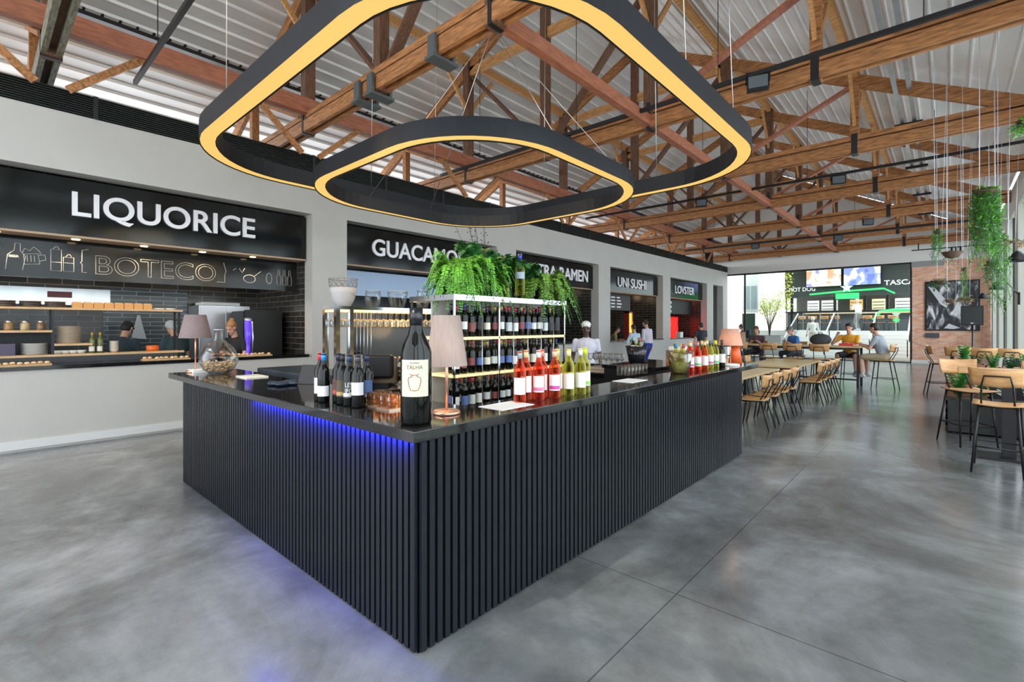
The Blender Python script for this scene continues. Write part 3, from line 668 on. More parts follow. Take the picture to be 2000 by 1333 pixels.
for ti, z in enumerate(SH):
    for row in range(2):
        n = 16 if row == 0 else 15
        for i in range(n):
            y = DY0+.08+i*(dl-.16)/(n-1); x = DX1-.07-row*.10
            if row == 1: y = DY0+.12+i*(dl-.24)/(n-1)
            a, b_ = rnd.randrange(7), rnd.randrange(7)
            if ti == 0 and i > 8: a = 4
            bottle(x+rnd.uniform(-.01, .01), y, z, M_DGLASS, caps[b_], labs[a], 'bottle with %s label and %s cap, %s from left, %s row, %s display tier' % (ln[a], cn[b_], ORD[i], 'front' if row == 0 else 'rear', tn[ti]), 'red wine bottles on the tiered display', 1.0+rnd.uniform(-.07, .0), -.75+rnd.uniform(-.3, .3), (.05+rnd.choice([0, .02]), .14))
b = bottle(-3.42, 3.93, 1.93, M_WINEW, (.03, .05, .45), (.35, .42, .5), 'tall golden bottle with a blue cap standing on top of the wine display', None, 1.45, -.8, (.12, .17))
tag(MB().lathe([(.001, 0), (.055, 0), (.06, .19), (.052, .19), (.05, .02), (.001, .02)], n=24).build('gold_cooler', mat('gold', (.8, .55, .22), .2, 1), None, (-3.5, 3.78, 1.88)), 'shiny gold cylinder cooler beside the golden bottle on the display', 'wine cooler')

# ferns on the display
def fern(name, label, loc, n, R, droop, m, seed, up=.35, leaf=.035, wid=.35, dirs=None):
    rd = random.Random(seed); t = thing(name, label, 'plant', loc)
    MB().lathe([(.001, 0), (.09, 0), (.12, .13), (.11, .13), (.08, .02), (.001, .02)], n=20).build('pot', M_BLACK, t)
    mb = MB(); sb = MB()
    for i in range(n):
        an = rd.uniform(0, 2*PI) if not dirs else rd.uniform(*dirs); L = R*rd.uniform(.6, 1.1); h = up*rd.uniform(.3, 1.2); d = droop*rd.uniform(.4, 1.1)
        pts = []
        for k in range(13):
            u = k/12; rr = L*(u**.75); zz = .12+h*math.sin(min(u*1.9, PI))-d*u**2.2
            pts.append(Vector((rr*math.cos(an)+.05*math.sin(an)*u, rr*math.sin(an)-.05*math.cos(an)*u, zz)))
        sb.tube(pts, .0025, 4)
        side = Vector((-math.sin(an), math.cos(an), 0))
        for k in range(1, 38):
            u = k/38; f = u*12; i0 = min(int(f), 11); p = pts[i0].lerp(pts[i0+1], f-i0); tdir = (pts[i0+1]-pts[i0]).normalized()
            ll = leaf*(1.6*math.sin(PI*min(1, u*.9+.1))+.25)*rd.uniform(.8, 1.2)
            for s in (-1, 1):
                o = (side*s+tdir*.45+Vector((rd.uniform(-.3, .3), rd.uniform(-.3, .3), rd.uniform(-.7, .4)))).normalized(); w = tdir*ll*wid*.5
                q = p+o*ll; mb.add([p-w, p+o*ll*.5-w*1.2+Vector((0, 0, .006)), q, p+o*ll*.5+w*1.2, p+w], [(0, 1, 2, 3, 4)])
    mb.build('fronds', m, t); sb.build('stems', M_LEAFD, t); return t
fern('potted_fern', 'big bright green fern ball spilling over the left end of the wine display', (-3.5, 3.12, 1.88), 210, .33, .46, M_LEAF, 1, .34, .030, .2)
fern('potted_fern', 'second bright fern between the fern ball and the golden bottle', (-3.5, 3.45, 1.88), 110, .32, .42, M_LEAF, 9, .34, .030, .2)
fern('potted_fern', 'drooping fern hanging over the right end of the wine display', (-3.5, 4.36, 1.88), 110, .50, .50, mat('olive_leaf', (.13, .27, .03), .5, noise=.5, nscale=9), 2, .30, .034, .2)
fern('leafy_plant', 'dark broad-leaved plant rising behind the fern ball', (-3.62, 3.5, 1.88), 26, .34, .12, M_LEAFD, 3, .42, .05, .5)
fern('leafy_plant', 'dark glossy plant behind the golden bottle on the display', (-3.62, 4.1, 1.88), 26, .34, .15, M_LEAFD, 4, .36, .05, .5)
t = thing('dried_sprig', 'thin dark dried sprig sticking up above the ferns', 'plant', (-3.7, 3.7, 1.88))
mb = MB()
for a in range(7):
    an = random.uniform(0, 6.28); pts = [Vector((.16*u*math.cos(an), .16*u*math.sin(an)-.25*u, .85*u-.1*u*u)) for u in [k/8 for k in range(9)]]
    mb.tube(pts, .002, 4)
    for k in range(10): p = pts[5+k % 4]; mb.ell(p+Vector((random.uniform(-.03, .03), random.uniform(-.03, .03), random.uniform(0, .03))), (.01, .004, .006), 5, 3)
mb.build('twigs', mat('dry_twig', (.05, .03, .02), .8), t)

# glass rack on the far left side of the bar
RX = -5.5
rk = thing('glass_rack', 'overhead rack of mirrored uprights and thin rods holding stemware', 'glass rack', (RX, 2.9, .96))
def rb(x0, x1, y0, y1, z0, z1): return MB().box(x0, x1, y0, y1, z0-.96, z1-.96)
rb(-.28, .06, 0, 2.1, 1.80, 1.84).build('top_shelf', M_MIRR, rk)
for y in (0, .18): rb(-.0, .06, y, y+.05, .96, 1.80).build('upright', M_MIRR, rk)
rb(-.28, -.22, 0, .05, .96, 1.80).build('upright', M_MIRR, rk); rb(0, .06, 2.05, 2.1, .96, 1.80).build('upright', M_MIRR, rk)
for j in range(5): MB().tube([(.03, .29+j*.05, 0), (.03, .29+j*.05, .84)], .005, 6).build('rod', M_STEEL, rk)
rb(-.28, -.27, .55, 2.05, 1.08, 1.66).build('backdrop', mat('smoky_panel', (.035, .045, .055), .25), rk)
rb(-.26, .04, .05, 2.05, 1.775, 1.80).build('light_strip', M_WARM, rk)
point('rack_light', (RX, 3.9, 1.60), 7, (1, .66, .3), .2)
GL = [(.001, 0), (.033, 0), (.030, .003), (.004, .008), (.0035, .085), (.012, .095), (.032, .115), (.038, .14), (.034, .185), (.031, .2), (.030, .2), (.036, .14), (.030, .118), (.001, .096)]
def gob(x, y, z, lab, group, flip=False, s=1.0):
    o = link('wine_glass', cached('wine_glass', lambda: MB().lathe(GL, n=14), M_STEMW), None, (x, y, z)); o.scale = (s, s, s)
    if flip: o.rotation_euler = (PI, 0, 0)
    return tag(o, lab, 'glass', group)
for r in range(3):
    for i in range(20):
        gob(RX+.0-.11*r, 3.0+i*.098, 1.775, 'stem glass hanging upside down in the lit rack, %s row, %s from the left' % (['front', 'middle', 'back'][r], ORD[i]), 'glasses hanging in the lit rack', True, .95)
for i in range(18): gob(RX-.05, 3.2+i*.085, 1.18-.2, 'upturned glass on the back counter below the rack, %s from the left' % ORD[i], 'glasses standing below the rack', False, 1.0)
# things on top of the rack
bw = thing('clay_bowl', 'tall pale clay bowl with a lattice rim on top of the glass rack', 'bowl', (RX-.1, 3.08, 1.84))
MB().lathe([(.001, 0), (.085, 0), (.13, .08), (.155, .17), (.165, .235), (.15, .235), (.14, .17), (.11, .08), (.001, .02)], n=28).build('body', mat('pale_clay', S(186, 182, 184), .7, bump=.2, nscale=30), bw)
lt = MB()
for k in range(15):
    for s in (-1, 1):
        lt.tube([((.162+.012*u)*math.cos(k*2*PI/15+s*u*.5), (.162+.012*u)*math.sin(k*2*PI/15+s*u*.5), .235+.11*u) for u in (0, .25, .5, .75, 1)], .004, 4)
lt.tube([(.174*math.cos(a), .174*math.sin(a), .345) for a in [i*PI/14 for i in range(28)]], .007, 5, True); lt.build('lattice_rim', mat('grey_clay', (.28, .27, .26), .7), bw)
MB().tube([(.15*math.cos(a), .15*math.sin(a), .14+.04*math.sin((a+2.4)/3.1*PI)) for a in [-2.1+i*.2 for i in range(16)]], .004, 5).build('relief_line', MATS['grey_clay'], bw)
def vase(y, prof, lab, x=RX-.1):
    o = thing('glass_vase', lab, 'vase', (x, y, 1.84), 0, 'clear vases on the glass rack')
    pr = [(.001, .006)]+prof+[(r-.006, z) for r, z in reversed(prof)]
    MB().lathe(pr, n=28).build('body', M_CLEAR, o)
    MB().tube([(prof[-1][0]*math.cos(a), prof[-1][0]*math.sin(a), prof[-1][1]) for a in [i*PI/14 for i in range(28)]], .003, 5, True).build('rim', mat('glass_rim', (.6, .65, .68), .1), o)
vase(3.50, [(.07, 0), (.095, .06), (.105, .13), (.095, .22)], 'round clear glass vase right of the clay bowl')
v3 = vase(3.88, [(.09, 0), (.1, .05), (.135, .17), (.14, .23)], 'wide flared clear glass bucket with handles on the rack')
vase(4.30, [(.06, 0), (.075, .03), (.095, .1), (.085, .17), (.07, .22), (.075, .27)], 'narrow waisted clear glass vase on the rack')
for i, (c, l) in enumerate([((.5, .55, .7), 'pale blue tumbler next to the ferns on the rack end'), ((.6, .5, .08), 'yellow tumbler next to the ferns on the rack end'), ((.25, .3, .15), 'olive tumbler next to the ferns on the rack end')]):
    tag(MB().lathe([(.001, 0), (.035, 0), (.042, .11), (.038, .11), (.03, .01), (.001, .01)], n=16).build('tumbler', plain(c, .15), None, (RX-.05, 4.72+i*.11, 1.84)), l, 'tumbler')

# table lamps on the bar
def lamp(loc, lab, shade_r, shade_r2, sh, stem_h, shade_c, base_r, power, body=None, tilt=0):
    t = thing('table_lamp', lab, 'lamp', loc)
    MB().lathe([(.001, 0), (base_r, 0), (base_r, .012), (base_r*.93, .02), (.001, .022)], n=32).build('base', M_COPPER if not body else M_PAPER, t)
    MB().tube([(0, 0, .02), (0, 0, stem_h+sh*.6)], .008, 8).build('stem', M_COPPER, t)
    MB().lathe([(shade_r, stem_h), (shade_r2, stem_h+sh), (shade_r2-.003, stem_h+sh), (shade_r-.003, stem_h)], n=36).build('lamp_shade', shade_c, t)
    MB().ell((0, 0, stem_h+sh*.5), (.025, .025, .035)).build('bulb', mat('bulb', (1, .9, .7), .5, emit=(1, .7, .35), es=6), t)
    l = bpy.data.lights.new('bulb_light', 'POINT'); l.energy = power; l.color = (1, .65, .35); l.shadow_soft_size = .04
    lo = bpy.data.objects.new('bulb_light', l); COL.objects.link(lo); lo.parent = t; lo.location = (0, 0, stem_h+sh*.35)
    return t
def shade_mat(name, c):
    m = mat(name, c, .8, noise=.12, nscale=30, stretch=(3, 3, .2)); nt = m.node_tree; b = nt.nodes['Principled BSDF']; o = nt.nodes['Material Output']
    tl = nt.nodes.new('ShaderNodeBsdfTranslucent'); tl.inputs[0].default_value = (*c, 1); mx = nt.nodes.new('ShaderNodeMixShader'); mx.inputs[0].default_value = .4
    nt.links.new(b.outputs[0], mx.inputs[1]); nt.links.new(tl.outputs[0], mx.inputs[2]); nt.links.new(mx.outputs[0], o.inputs[0]); return m
lamp((-2.12, 1.80, 1.1), 'copper table lamp with a tall pale fabric shade behind the giant bottle', .118, .078, .285, .275, shade_mat('pale_fabric', (.50, .40, .36)), .078, .9)
lamp((-6.04, 1.60, 1.1), 'table lamp with a mauve-grey tapered shade at the left end of the bar', .155, .10, .25, .37, shade_mat('mauve_fabric', (.30, .24, .25)), .09, 1.0)
lamp((-2.04, 6.40, 1.1), 'table lamp with an orange and white shade at the far right end of the bar', .145, .10, .21, .255, shade_mat('orange_shade', (.75, .48, .36)), .11, 2.0, body=True)
t = thing('orange_lamp', 'orange-red conical lamp with a brown shade behind the white-shaded one', 'lamp', (-2.10, 6.78, 1.1))
MB().lathe([(.001, 0), (.085, 0), (.05, .25), (.001, .25)], n=24).build('base', mat('orange_red', (.72, .12, .03), .4), t); MB().lathe([(.13, .25), (.12, .42), (.117, .42), (.127, .25)], n=28).build('lamp_shade', mat('brown_shade', (.18, .09, .05), .7), t)

# flask with corks
t = thing('glass_flask', 'large round clear glass flask filled with corks at the left end of the bar', 'vase', (-5.76, 1.74, 1.1))
FP = [(.09, .004), (.15, .045), (.185, .12), (.18, .19), (.14, .27), (.075, .33), (.045, .37), (.042, .46)]
MB().lathe([(.001, .002)]+FP+[(r-.004, z) for r, z in reversed(FP)], n=36).build('glass', M_CLEAR, t)
MB().tube([(.043*math.cos(a), .043*math.sin(a), .46) for a in [i*PI/12 for i in range(24)]], .004, 5, True).build('rim', MATS['glass_rim'], t)
rd = random.Random(5)
ck = MB()
for i in range(110):
    z = rd.uniform(.025, .125); rr = (.09+.07*min(1, z/.09))*math.sqrt(rd.random())*.95; a = rd.uniform(0, 6.28); p = Vector((rr*math.cos(a), rr*math.sin(a), z)); d = Vector((rd.uniform(-1, 1), rd.uniform(-1, 1), rd.uniform(-.4, .4))).normalized()*.018
    ck.tube([p-d, p+d], .010, 7)
cko = ck.build('corks', mat('cork', (.50, .34, .19), .8, noise=.4, nscale=20), None, (-5.76, 1.74, 1.1)); tag(cko, 'heap of wine corks inside the round glass flask', 'corks', None, 'stuff')
tag(MB().box(0, .28, 0, .2, 0, .012).build('menu_card', mat('cream_card', (.75, .72, .62), .6), None, (-5.2, 1.72, 1.1)), 'white menu sheet lying on the bar right of the glass flask', 'menu')
tag(MB().box(0, .2, 0, .14, 0, .03).build('napkin_stack', M_PAPER, None, (-6.12, 1.55, 1.1)), 'small white stack of napkins at the left tip of the bar', 'napkins')
for i, (x, y, l) in enumerate([(-2.15, 2.08, 'printed white menu sheet behind the copper lamp'), (-2.25, 3.85, 'white menu sheet on the empty middle of the bar')]):
    tag(MB().box(0, .2, 0, .3, 0, .003).build('menu_card', M_PAPER, None, (x, y, 1.1)), l, 'menu')
t = thing('tablet_stand', 'dark tablet leaning on the bar left of the red-capped bottle', 'tablet', (-4.05, 1.92, 1.1), .5)
MB().bar((0, 0, .0), (0, .07, .16), .24, .012, (0, 1, 0)).build('screen', M_BLACK, t); MB().box(-.06, .06, 0, .13, 0, .01).build('foot', M_BLACK, t)
t = thing('folded_apron', 'crumpled dark blue cloth on the bar before the tablet', 'cloth', (-4.15, 1.75, 1.1))
cb = MB(); rd = random.Random(8)
for i in range(7): cb.ell((rd.uniform(-.15, .15), rd.uniform(-.08, .08), .018), (rd.uniform(.06, .12), rd.uniform(.02, .05), .018), 10, 6, Matrix.Rotation(rd.uniform(0, 3), 3, 'Z'))
cb.build('cloth', mat('navy_cloth', (.02, .035, .06), .5), t)
t = thing('back_fridge', 'low dark fridge cabinet behind the left arm of the bar', 'cabinet', (-5.75, 2.12, 0))
MB().box(0, 1.4, 0, .5, 0, 1.13).build('body', mat('dark_cabinet', (.03, .04, .05), .3), t, bevel=.01); MB().box(.05, 1.35, -.02, 0, .1, 1.08).build('door', mat('dark_door', (.02, .025, .03), .12), t)

# glasses tray near the magnum
t = thing('serving_tray', 'copper-coloured serving tray beside the giant bottle', 'tray', (-2.62, 1.72, 1.1))
MB().box(-.17, .2, -.1, .12, 0, .012).build('tray', mat('copper_tray', (.55, .38, .28), .15, .8), t)
for i in range(8):
    tag(MB().lathe([(.001, 0), (.026, 0), (.030, .07), (.027, .07), (.023, .006), (.001, .006)], n=16).build('shot_glass', glass_mat('amber_glass%d' % i, (1, .82, .6), .3) if i == 0 else MATS['amber_glass0'], None, (-2.74+(i % 4)*.085, 1.68+(i//4)*.08, 1.112)), 'small tumbler on the serving tray, %s in the %s row' % (ORD[i % 4], 'front' if i < 4 else 'back'), 'glass', 'small tumblers on the serving tray')
for i, (x, y) in enumerate([(-2.62, 1.90), (-2.53, 1.95), (-2.68, 1.97)]): gob(x, y, 1.1, 'wine glass behind the small tumblers, %s from the left' % ORD[i], 'wine glasses behind the tray', False, 1.0)
# coffee machine
t = thing('coffee_machine', 'bronze and black capsule coffee machine on the back counter', 'coffee machine', (-4.55, 2.95, .96), -.8)
co = thing('service_counter', 'black service counter under the coffee machine inside the bar', 'counter', (-4.9, 2.7, 0))
MB().box(0, .75, 0, .6, 0, .92).build('carcass', M_BLACK, co); MB().box(-.02, .77, -.02, .62, .92, .96).build('counter_top', M_GRANITE, co)
MB().box(-.08, .02, -.16, .16, 0, .3).build('body', mat('bronze', (.22, .16, .10), .3, .6), t, bevel=.03)
MB().box(.02, .12, -.14, .14, .08, .33).build('head', M_BLACK, t, bevel=.03); MB().box(.02, .14, -.1, .1, 0, .03).build('drip_tray', M_BLACK, t)
# ice buckets
def bucket(x, y, lab, m, labs_):
    t = thing('ice_bucket', lab, 'ice bucket', (x, y, 1.1))
    MB().lathe([(.001, 0), (.09, 0), (.14, .24), (.135, .24), (.085, .01), (.001, .01)], n=24).build('bucket', m, t)
    if 'clear' in lab: MB().lathe([(.001, .012), (.084, .012), (.108, .12), (.001, .125)], n=20).build('ice_water', mat('ice_water', (.62, .60, .30), .2, noise=.3, nscale=30), t)
    for i, (dx, dy, c, l) in enumerate(labs_):
        b = bottle(x+dx*.6, y+dy*.6, 1.112+.04*('clear' not in lab), M_WINEW if i % 2 or 'clear' in lab else M_DGLASS, c, (.7, .7, .72), l, 'bottles chilling in ice buckets', .98, -.8, (.16, .2)); b.rotation_euler = (dy*2.2, dx*2.2, -.8)
bucket(-2.1, 4.98, 'clear ice bucket with yellowish ice water and wine bottles on the bar', glass_mat('ice_glass', (.95, .94, .80), .35),
       [(-.06, -.03, (.02, .25, .45), 'blue-capped bottle in the clear ice bucket'), (.03, -.05, (.5, .05, .08), 'red-capped bottle in the clear ice bucket'), (.05, .05, (.7, .6, .35), 'gold-capped bottle in the clear ice bucket'), (-.03, .06, (.04, .04, .06), 'black-capped bottle in the clear ice bucket')])
bucket(-3.0, 5.75, 'black ice bucket full of bottles in the far part of the bar', mat('black_bucket', (.01, .012, .015), .15),
       [(-.07, -.03, (.1, .3, .15), 'green-necked bottle at the left of the black ice bucket'), (.03, -.06, (.6, .1, .1), 'red-capped bottle in the black ice bucket'), (.06, .04, (.5, .7, .1), 'lime-capped bottle in the black ice bucket'), (-.02, .06, (.5, .55, .6), 'silver-capped bottle in the black ice bucket')])
co = thing('service_counter', 'black counter carrying the black ice bucket and the orange box', 'counter', (-3.3, 5.45, 0))
MB().box(0, .7, 0, 1.3, 0, 1.06).build('carcass', M_BLACK, co); MB().box(-.02, .72, -.02, 1.32, 1.06, 1.10).build('counter_top', M_GRANITE, co)
t = thing('wooden_box', 'orange wooden box with a white tag beyond the ice buckets', 'box', (-2.85, 6.3, 1.1))
MB().box(0, .26, 0, .2, 0, .14).build('box', mat('orange_box', (.50, .17, .07), .6), t); MB().box(.262, .266, .05, .13, .03, .1).build('tag', M_PAPER, t); MB().box(.03, .23, .03, .17, .14, .22).build('white_papers', M_PAPER, t)
tt = thing('glass_tray', 'wooden tray of upright wine glasses in the far part of the bar', 'tray', (-3.75, 5.72, 1.0))
MB().box(0, .5, 0, .3, 0, .03).build('tray', mat('wooden_tray', (.45, .36, .28), .5), tt); MB().box(0, .5, 0, .3, -.04, -.005).build('tray', MATS['wooden_tray'], tt)
for i in range(12): gob(-3.72+(i % 6)*.085, 5.78+(i//6)*.12, 1.03, 'wine glass on the wooden tray, %s in the %s row' % (ORD[i % 6], 'front' if i < 6 else 'back'), 'wine glasses on the wooden tray', False, .95)
tag(MB().box(-3.85, -3.2, 5.62, 6.1, .95, .96).build('bar_mat', M_BLACK), 'black bar mat below the wooden tray', 'mat')
for i in range(12):
    tag(MB().lathe([(.001, 0), (.03, 0), (.034, .1), (.031, .1), (.027, .006), (.001, .006)], n=12).build('tumbler', M_CLEAR, None, (-2.45+(i//6)*.08, 4.35+(i % 6)*.075, 1.10)), 'clear tumbler left of the ice bucket, %s in the %s row' % (ORD[i % 6], 'inner' if i < 6 else 'outer'), 'tumbler', 'clear tumblers by the ice bucket')

# ------------------------------------------------------------------ stall signs
def sign(a, b, text, ta, tb, zt0, zt1, d=.22):
    t = thing('stall_sign', 'glossy black sign panel reading %s above its stall' % text.strip(), 'sign', (FX-d, a, 2.86))
    MB().box(-.05, 0, 0, b-a, 0, .78).build('panel', M_SHEET, t)
    me = text_mesh(text, zt1-zt0, tb-ta, .04, off=.014 if len(text) > 8 and 'UNI' not in text else .004)
    for v in me.vertices: v.co = Vector((v.co.z+.03, ta-a+v.co.x, zt0-2.86+v.co.y))
    me.materials.append(M_LETTER); link('letters', me, t)
    MB().box(-.35, 0, 0, b-a, -.035, -.005).build('soffit', mat('soffit_board', (.42, .30, .20), .6), t)
    return t
sign(-1.2, 4.18, 'LIQUORICE', .90, 3.27, 3.13, 3.47)
sign(4.92, 9.13, 'GUACAMOLE', 5.58, 8.42, 3.09, 3.45)
sign(9.94, 14.12, 'STRA RAMEN', 10.85, 13.75, 3.07, 3.45)
sign(14.92, 19.1, 'UNI SUSHI', 15.75, 17.97, 3.05, 3.42)
sign(19.87, 24.05, 'LOVSTER', 20.76, 22.92, 3.06, 3.42)

# ---- first stall
cb = thing('chalkboard', 'long black chalkboard with white chalk drawings hanging under the first stall sign', 'chalkboard', (-9.36, -1.2, 2.27))
MB().box(-.03, 0, 0, 5.38, 0, .56).build('board', M_CHALKB, cb)
def chalk_text(s, y0, y1, z0, z1, w=.007):
    me = text_mesh(s, z1-z0, y1-y0, .01, True, weight=w)
    for v in me.vertices: v.co = Vector((.004+v.co.z*.3, y0+1.2+v.co.x, z0-2.27+v.co.y))
    me.materials.append(M_CHALK); return link('chalk_lettering', me, cb)
chalk_text('BOTECO', 1.20, 2.78, 2.37, 2.66)
chalk_text('BEER', .31, .41, 2.53, 2.56, .05)
def cl(pts, name='chalk_drawing', closed=False):
    MB().tube([(.006, y+1.2, z-2.27) for y, z in pts], .0045, 5, closed).build(name, M_CHALK, cb)
cl([(.28, 2.36), (.30, 2.56), (.36, 2.62), (.37, 2.72), (.42, 2.72), (.42, 2.62), (.47, 2.55), (.44, 2.36)])
cl([(.46, 2.44), (.45, 2.58), (.59, 2.60), (.61, 2.46)], closed=True); cl([(.61, 2.5), (.67, 2.52), (.66, 2.59), (.60, 2.58)]); cl([(.44, 2.6), (.46, 2.66), (.51, 2.63), (.55, 2.69), (.6, 2.64), (.62, 2.6)])
for q in range(3): cl([(.49+q*.035, 2.48), (.485+q*.035, 2.57)])
for y0, w, h in ((.72, .11, .30), (.85, .11, .20)):
    cl([(y0, 2.38), (y0, 2.38+h), (y0+w, 2.38+h), (y0+w, 2.38)], closed=True); cl([(y0+.02, 2.38+h), (y0+.05, 2.42+h), (y0+w-.04, 2.42+h), (y0+w-.02, 2.38+h)]); cl([(y0, 2.5), (y0+w, 2.5)])
cl([(1.10, 2.38), (1.05, 2.38), (1.05, 2.5), (1.03, 2.52), (1.05, 2.54), (1.05, 2.7), (1.12, 2.72)])
cl([(2.8, 2.36), (2.92, 2.36), (2.92, 2.5), (2.94, 2.55), (2.9, 2.7)])
cl([(3.32+.1*math.cos(a), 2.45+.07*math.sin(a)) for a in [i*PI/8 for i in range(16)]], closed=True); cl([(3.40, 2.5), (3.52, 2.6)]); cl([(3.05, 2.58), (3.1, 2.62)]); cl([(3.15, 2.62), (3.2, 2.55), (3.24, 2.63)])
for y0 in (3.80, 3.90, 4.0): cl([(y0, 2.37), (y0, 2.52), (y0+.02, 2.56), (y0+.02, 2.66), (y0+.05, 2.66), (y0+.05, 2.56), (y0+.07, 2.52), (y0+.07, 2.37)], closed=True)
cl([(3.66+.05*math.cos(a), 2.48+.1*math.sin(a)) for a in [i*PI/6 for i in range(12)]], closed=True)
for i in range(6):
    y = -.7+i*.78
    d = tag(MB().lathe([(.001, -.012), (.045, -.012), (.05, 0), (.001, 0)], n=20).build('downlight', mat('downlight_glow', (1, .9, .7), .5, emit=(1, .72, .38), es=9), None, (-9.14, y+.1, 2.826)), 'small glowing round downlight, %s from the left under the first stall sign' % ORD[i], 'light', 'downlights under the first stall sign')
    l = bpy.data.lights.new('downlight_lamp', 'SPOT'); l.energy = 26; l.color = (1, .72, .42); l.spot_size = 1.9; l.spot_blend = .5; l.shadow_soft_size = .04
    lo = bpy.data.objects.new('downlight_lamp', l); COL.objects.link(lo); lo.location = (-9.2, y+.1, 2.80)
    l = bpy.data.lights.new('kitchen_lamp', 'POINT'); l.energy = 7; l.color = (1, .90, .78); l.shadow_soft_size = .15
    lo = bpy.data.objects.new('kitchen_lamp', l); COL.objects.link(lo); lo.location = (-10.6, y, 2.85)
ctop = thing('stall_counter', 'black counter top along the opening of the first stall', 'counter', (FX, -1.2, 1.03))
MB().box(-.42, .03, 0, 5.33, 0, .05).build('counter_top', M_GRANITE, ctop)
shf = thing('kitchen_shelf', 'black steel shelf unit with pale wooden boards on the first stall counter', 'shelf', (-9.28, -1.2, 1.08))
M_SH = M_SHELF
for (z, y0, y1, nm) in ((.12, 0, 3.50, 'shelf'), (.78, 0, 3.48, 'shelf'), (.46, 0, 1.93, 'shelf'), (.27, 1.95, 2.36, 'shelf')):
    MB().box(-.3, 0, y0, y1, z-.03, z).build(nm, M_SH, shf)
for y in (0, 1.92, 3.42): 
    for x in (-.29, -.02): MB().box(x-.01, x+.015, y, y+.03, 0, .78).build('post', M_BLACKM, shf)
MB().box(-.3, -.28, 0, 1.92, .12, .46).build('back_panel', M_BLACK, shf); MB().box(-.02, 0, 0, 3.4, -.0, .09).build('front_panel', mat('slate_dark', (.03, .035, .04), .5), shf)
SX, SY, SZ = -9.28, -1.2, 1.08
def put(name, mb, m, x, y, z, lab, cat, group=None): return tag(mb.build(name, m, None, (x, y, z)), lab, cat, group)
M_BOX = mat('wood_box', (.62, .32, .10), .6)
for i in range(8):
    b = put('wooden_box', MB().box(-.06, .06, -.055, .055, 0, .075), M_BOX, SX-.12, 1.00+i*.118, SZ+.78, 'small orange wooden box on the top kitchen shelf, %s from the left' % ORD[i], 'box', 'wooden boxes on the top kitchen shelf')
    MB().box(-.05, .05, -.045, .045, .075, .09).build('lid', M_SH, b)
for i in range(2): put('white_dish', MB().lathe([(.001, 0), (.05, 0), (.08, .025), (.075, .025), (.001, .006)], n=20), M_PAPER, SX-.13, 1.99+i*.15, SZ+.78, '%s shallow white dish at the right end of the top kitchen shelf' % ['left', 'right'][i], 'dish', 'white dishes on the top kitchen shelf')
for i in range(4):
    for j in range(3): put('dark_pan', MB().lathe([(.001, 0), (.10, 0), (.115, .03), (.11, .03), (.001, .008)], n=20), mat('pan', (.06, .045, .035), .4), SX-.14, .12+i*.25-.1, SZ+.78+j*.027, 'dark round pan in the %s stack on the top shelf, %s in the stack' % (ORD[i], ['lowest', 'middle', 'topmost'][j]), 'pan', 'dark pans on the top kitchen shelf')
for i in range(9):
    j = put('glass_jar', MB().lathe([(.001, 0), (.045, 0), (.048, .02), (.048, .09), (.03, .11), (.001, .112)], n=16), mat('jar_content%d' % (i % 3), [(.35, .2, .08), (.5, .38, .2), (.2, .12, .06)][i % 3], .15, noise=.4), SX-.1, -.62+i*.155, SZ+.46, 'glass jar of dry food on the second kitchen shelf, %s from the left' % ORD[i], 'jar', 'jars on the second kitchen shelf')
    MB().lathe([(.035, .11), (.036, .135), (.001, .137)], n=16).build('lid', M_STEEL, j)
for k_, (yy, zz, nn, lb, c) in enumerate([(.22, .12, 9, 'white plate in the stack on the lowest kitchen shelf', (.65, .63, .6)), (.95, .27-.0, 14, 'beige plate in the tall stack right of the jars', (.55, .45, .34)), (-.6, .12, 6, 'white plate in the far left stack on the lowest kitchen shelf', (.6, .6, .6))]):
    ym = {0: .56, 1: .92, 2: -.3}[k_]
    for i in range(nn): put('plate', MB().lathe([(.001, 0), (.09, 0), (.14, .016), (.135, .018), (.001, .006)], n=24), plain(c, .35), SX-.15, ym, SZ+zz+i*.0175, '%s, %s from the bottom' % (lb, ORD[i]), 'plate', lb.replace('white plate', 'plates').replace('beige plate', 'plates'))
put('dark_tin', MB().box(-.08, .08, -.09, .09, 0, .16), mat('purple_tin', (.05, .03, .08), .3), SX-.12, .28, SZ+.12, 'dark tin with a violet label left of the plate stack', 'tin')
for i in range(2):
    b = bottle(SX-.06, 1.16+i*.09, SZ+.12, mat('olive_oil', (.10, .12, .02), .1), (.55, .30, .03), (.75, .70, .66), '%s oil bottle with a yellow cap on the kitchen shelf' % ['left', 'right'][i], 'oil bottles on the kitchen shelf', 1.0, -.5, (.03, .10), name='oil_bottle')
for i in range(4): put('bowl', MB().lathe([(.001, 0), (.035, 0), (.07, .05), (.066, .05), (.001, .01)], n=18), plain((.7, .7, .68), .3), SX-.13, .79+i*.085, SZ+.12+.0, 'small white bowl below the beige plates, %s from the left' % ORD[i], 'bowl', 'small bowls under the beige plates')
for i in range(7): put('stacked_bowl', MB().lathe([(.001, 0), (.03, 0), (.06, .04), (.056, .04), (.001, .008)], n=18), plain((.6, .52, .42), .3), SX-.12, 1.42, SZ+.12+i*.022, 'pale bowl in the leaning stack right of the oil bottles, %s from the bottom' % ORD[i], 'bowl', 'stacked bowls right of the oil bottles')
put('saucepan', MB().lathe([(.001, 0), (.08, 0), (.085, .09), (.08, .09), (.075, .01), (.001, .01)], n=20), mat('orange_pan', (.75, .14, .02), .3), SX-.13, 1.90, SZ+.12, 'orange pan at the right end of the lowest kitchen shelf', 'pan')
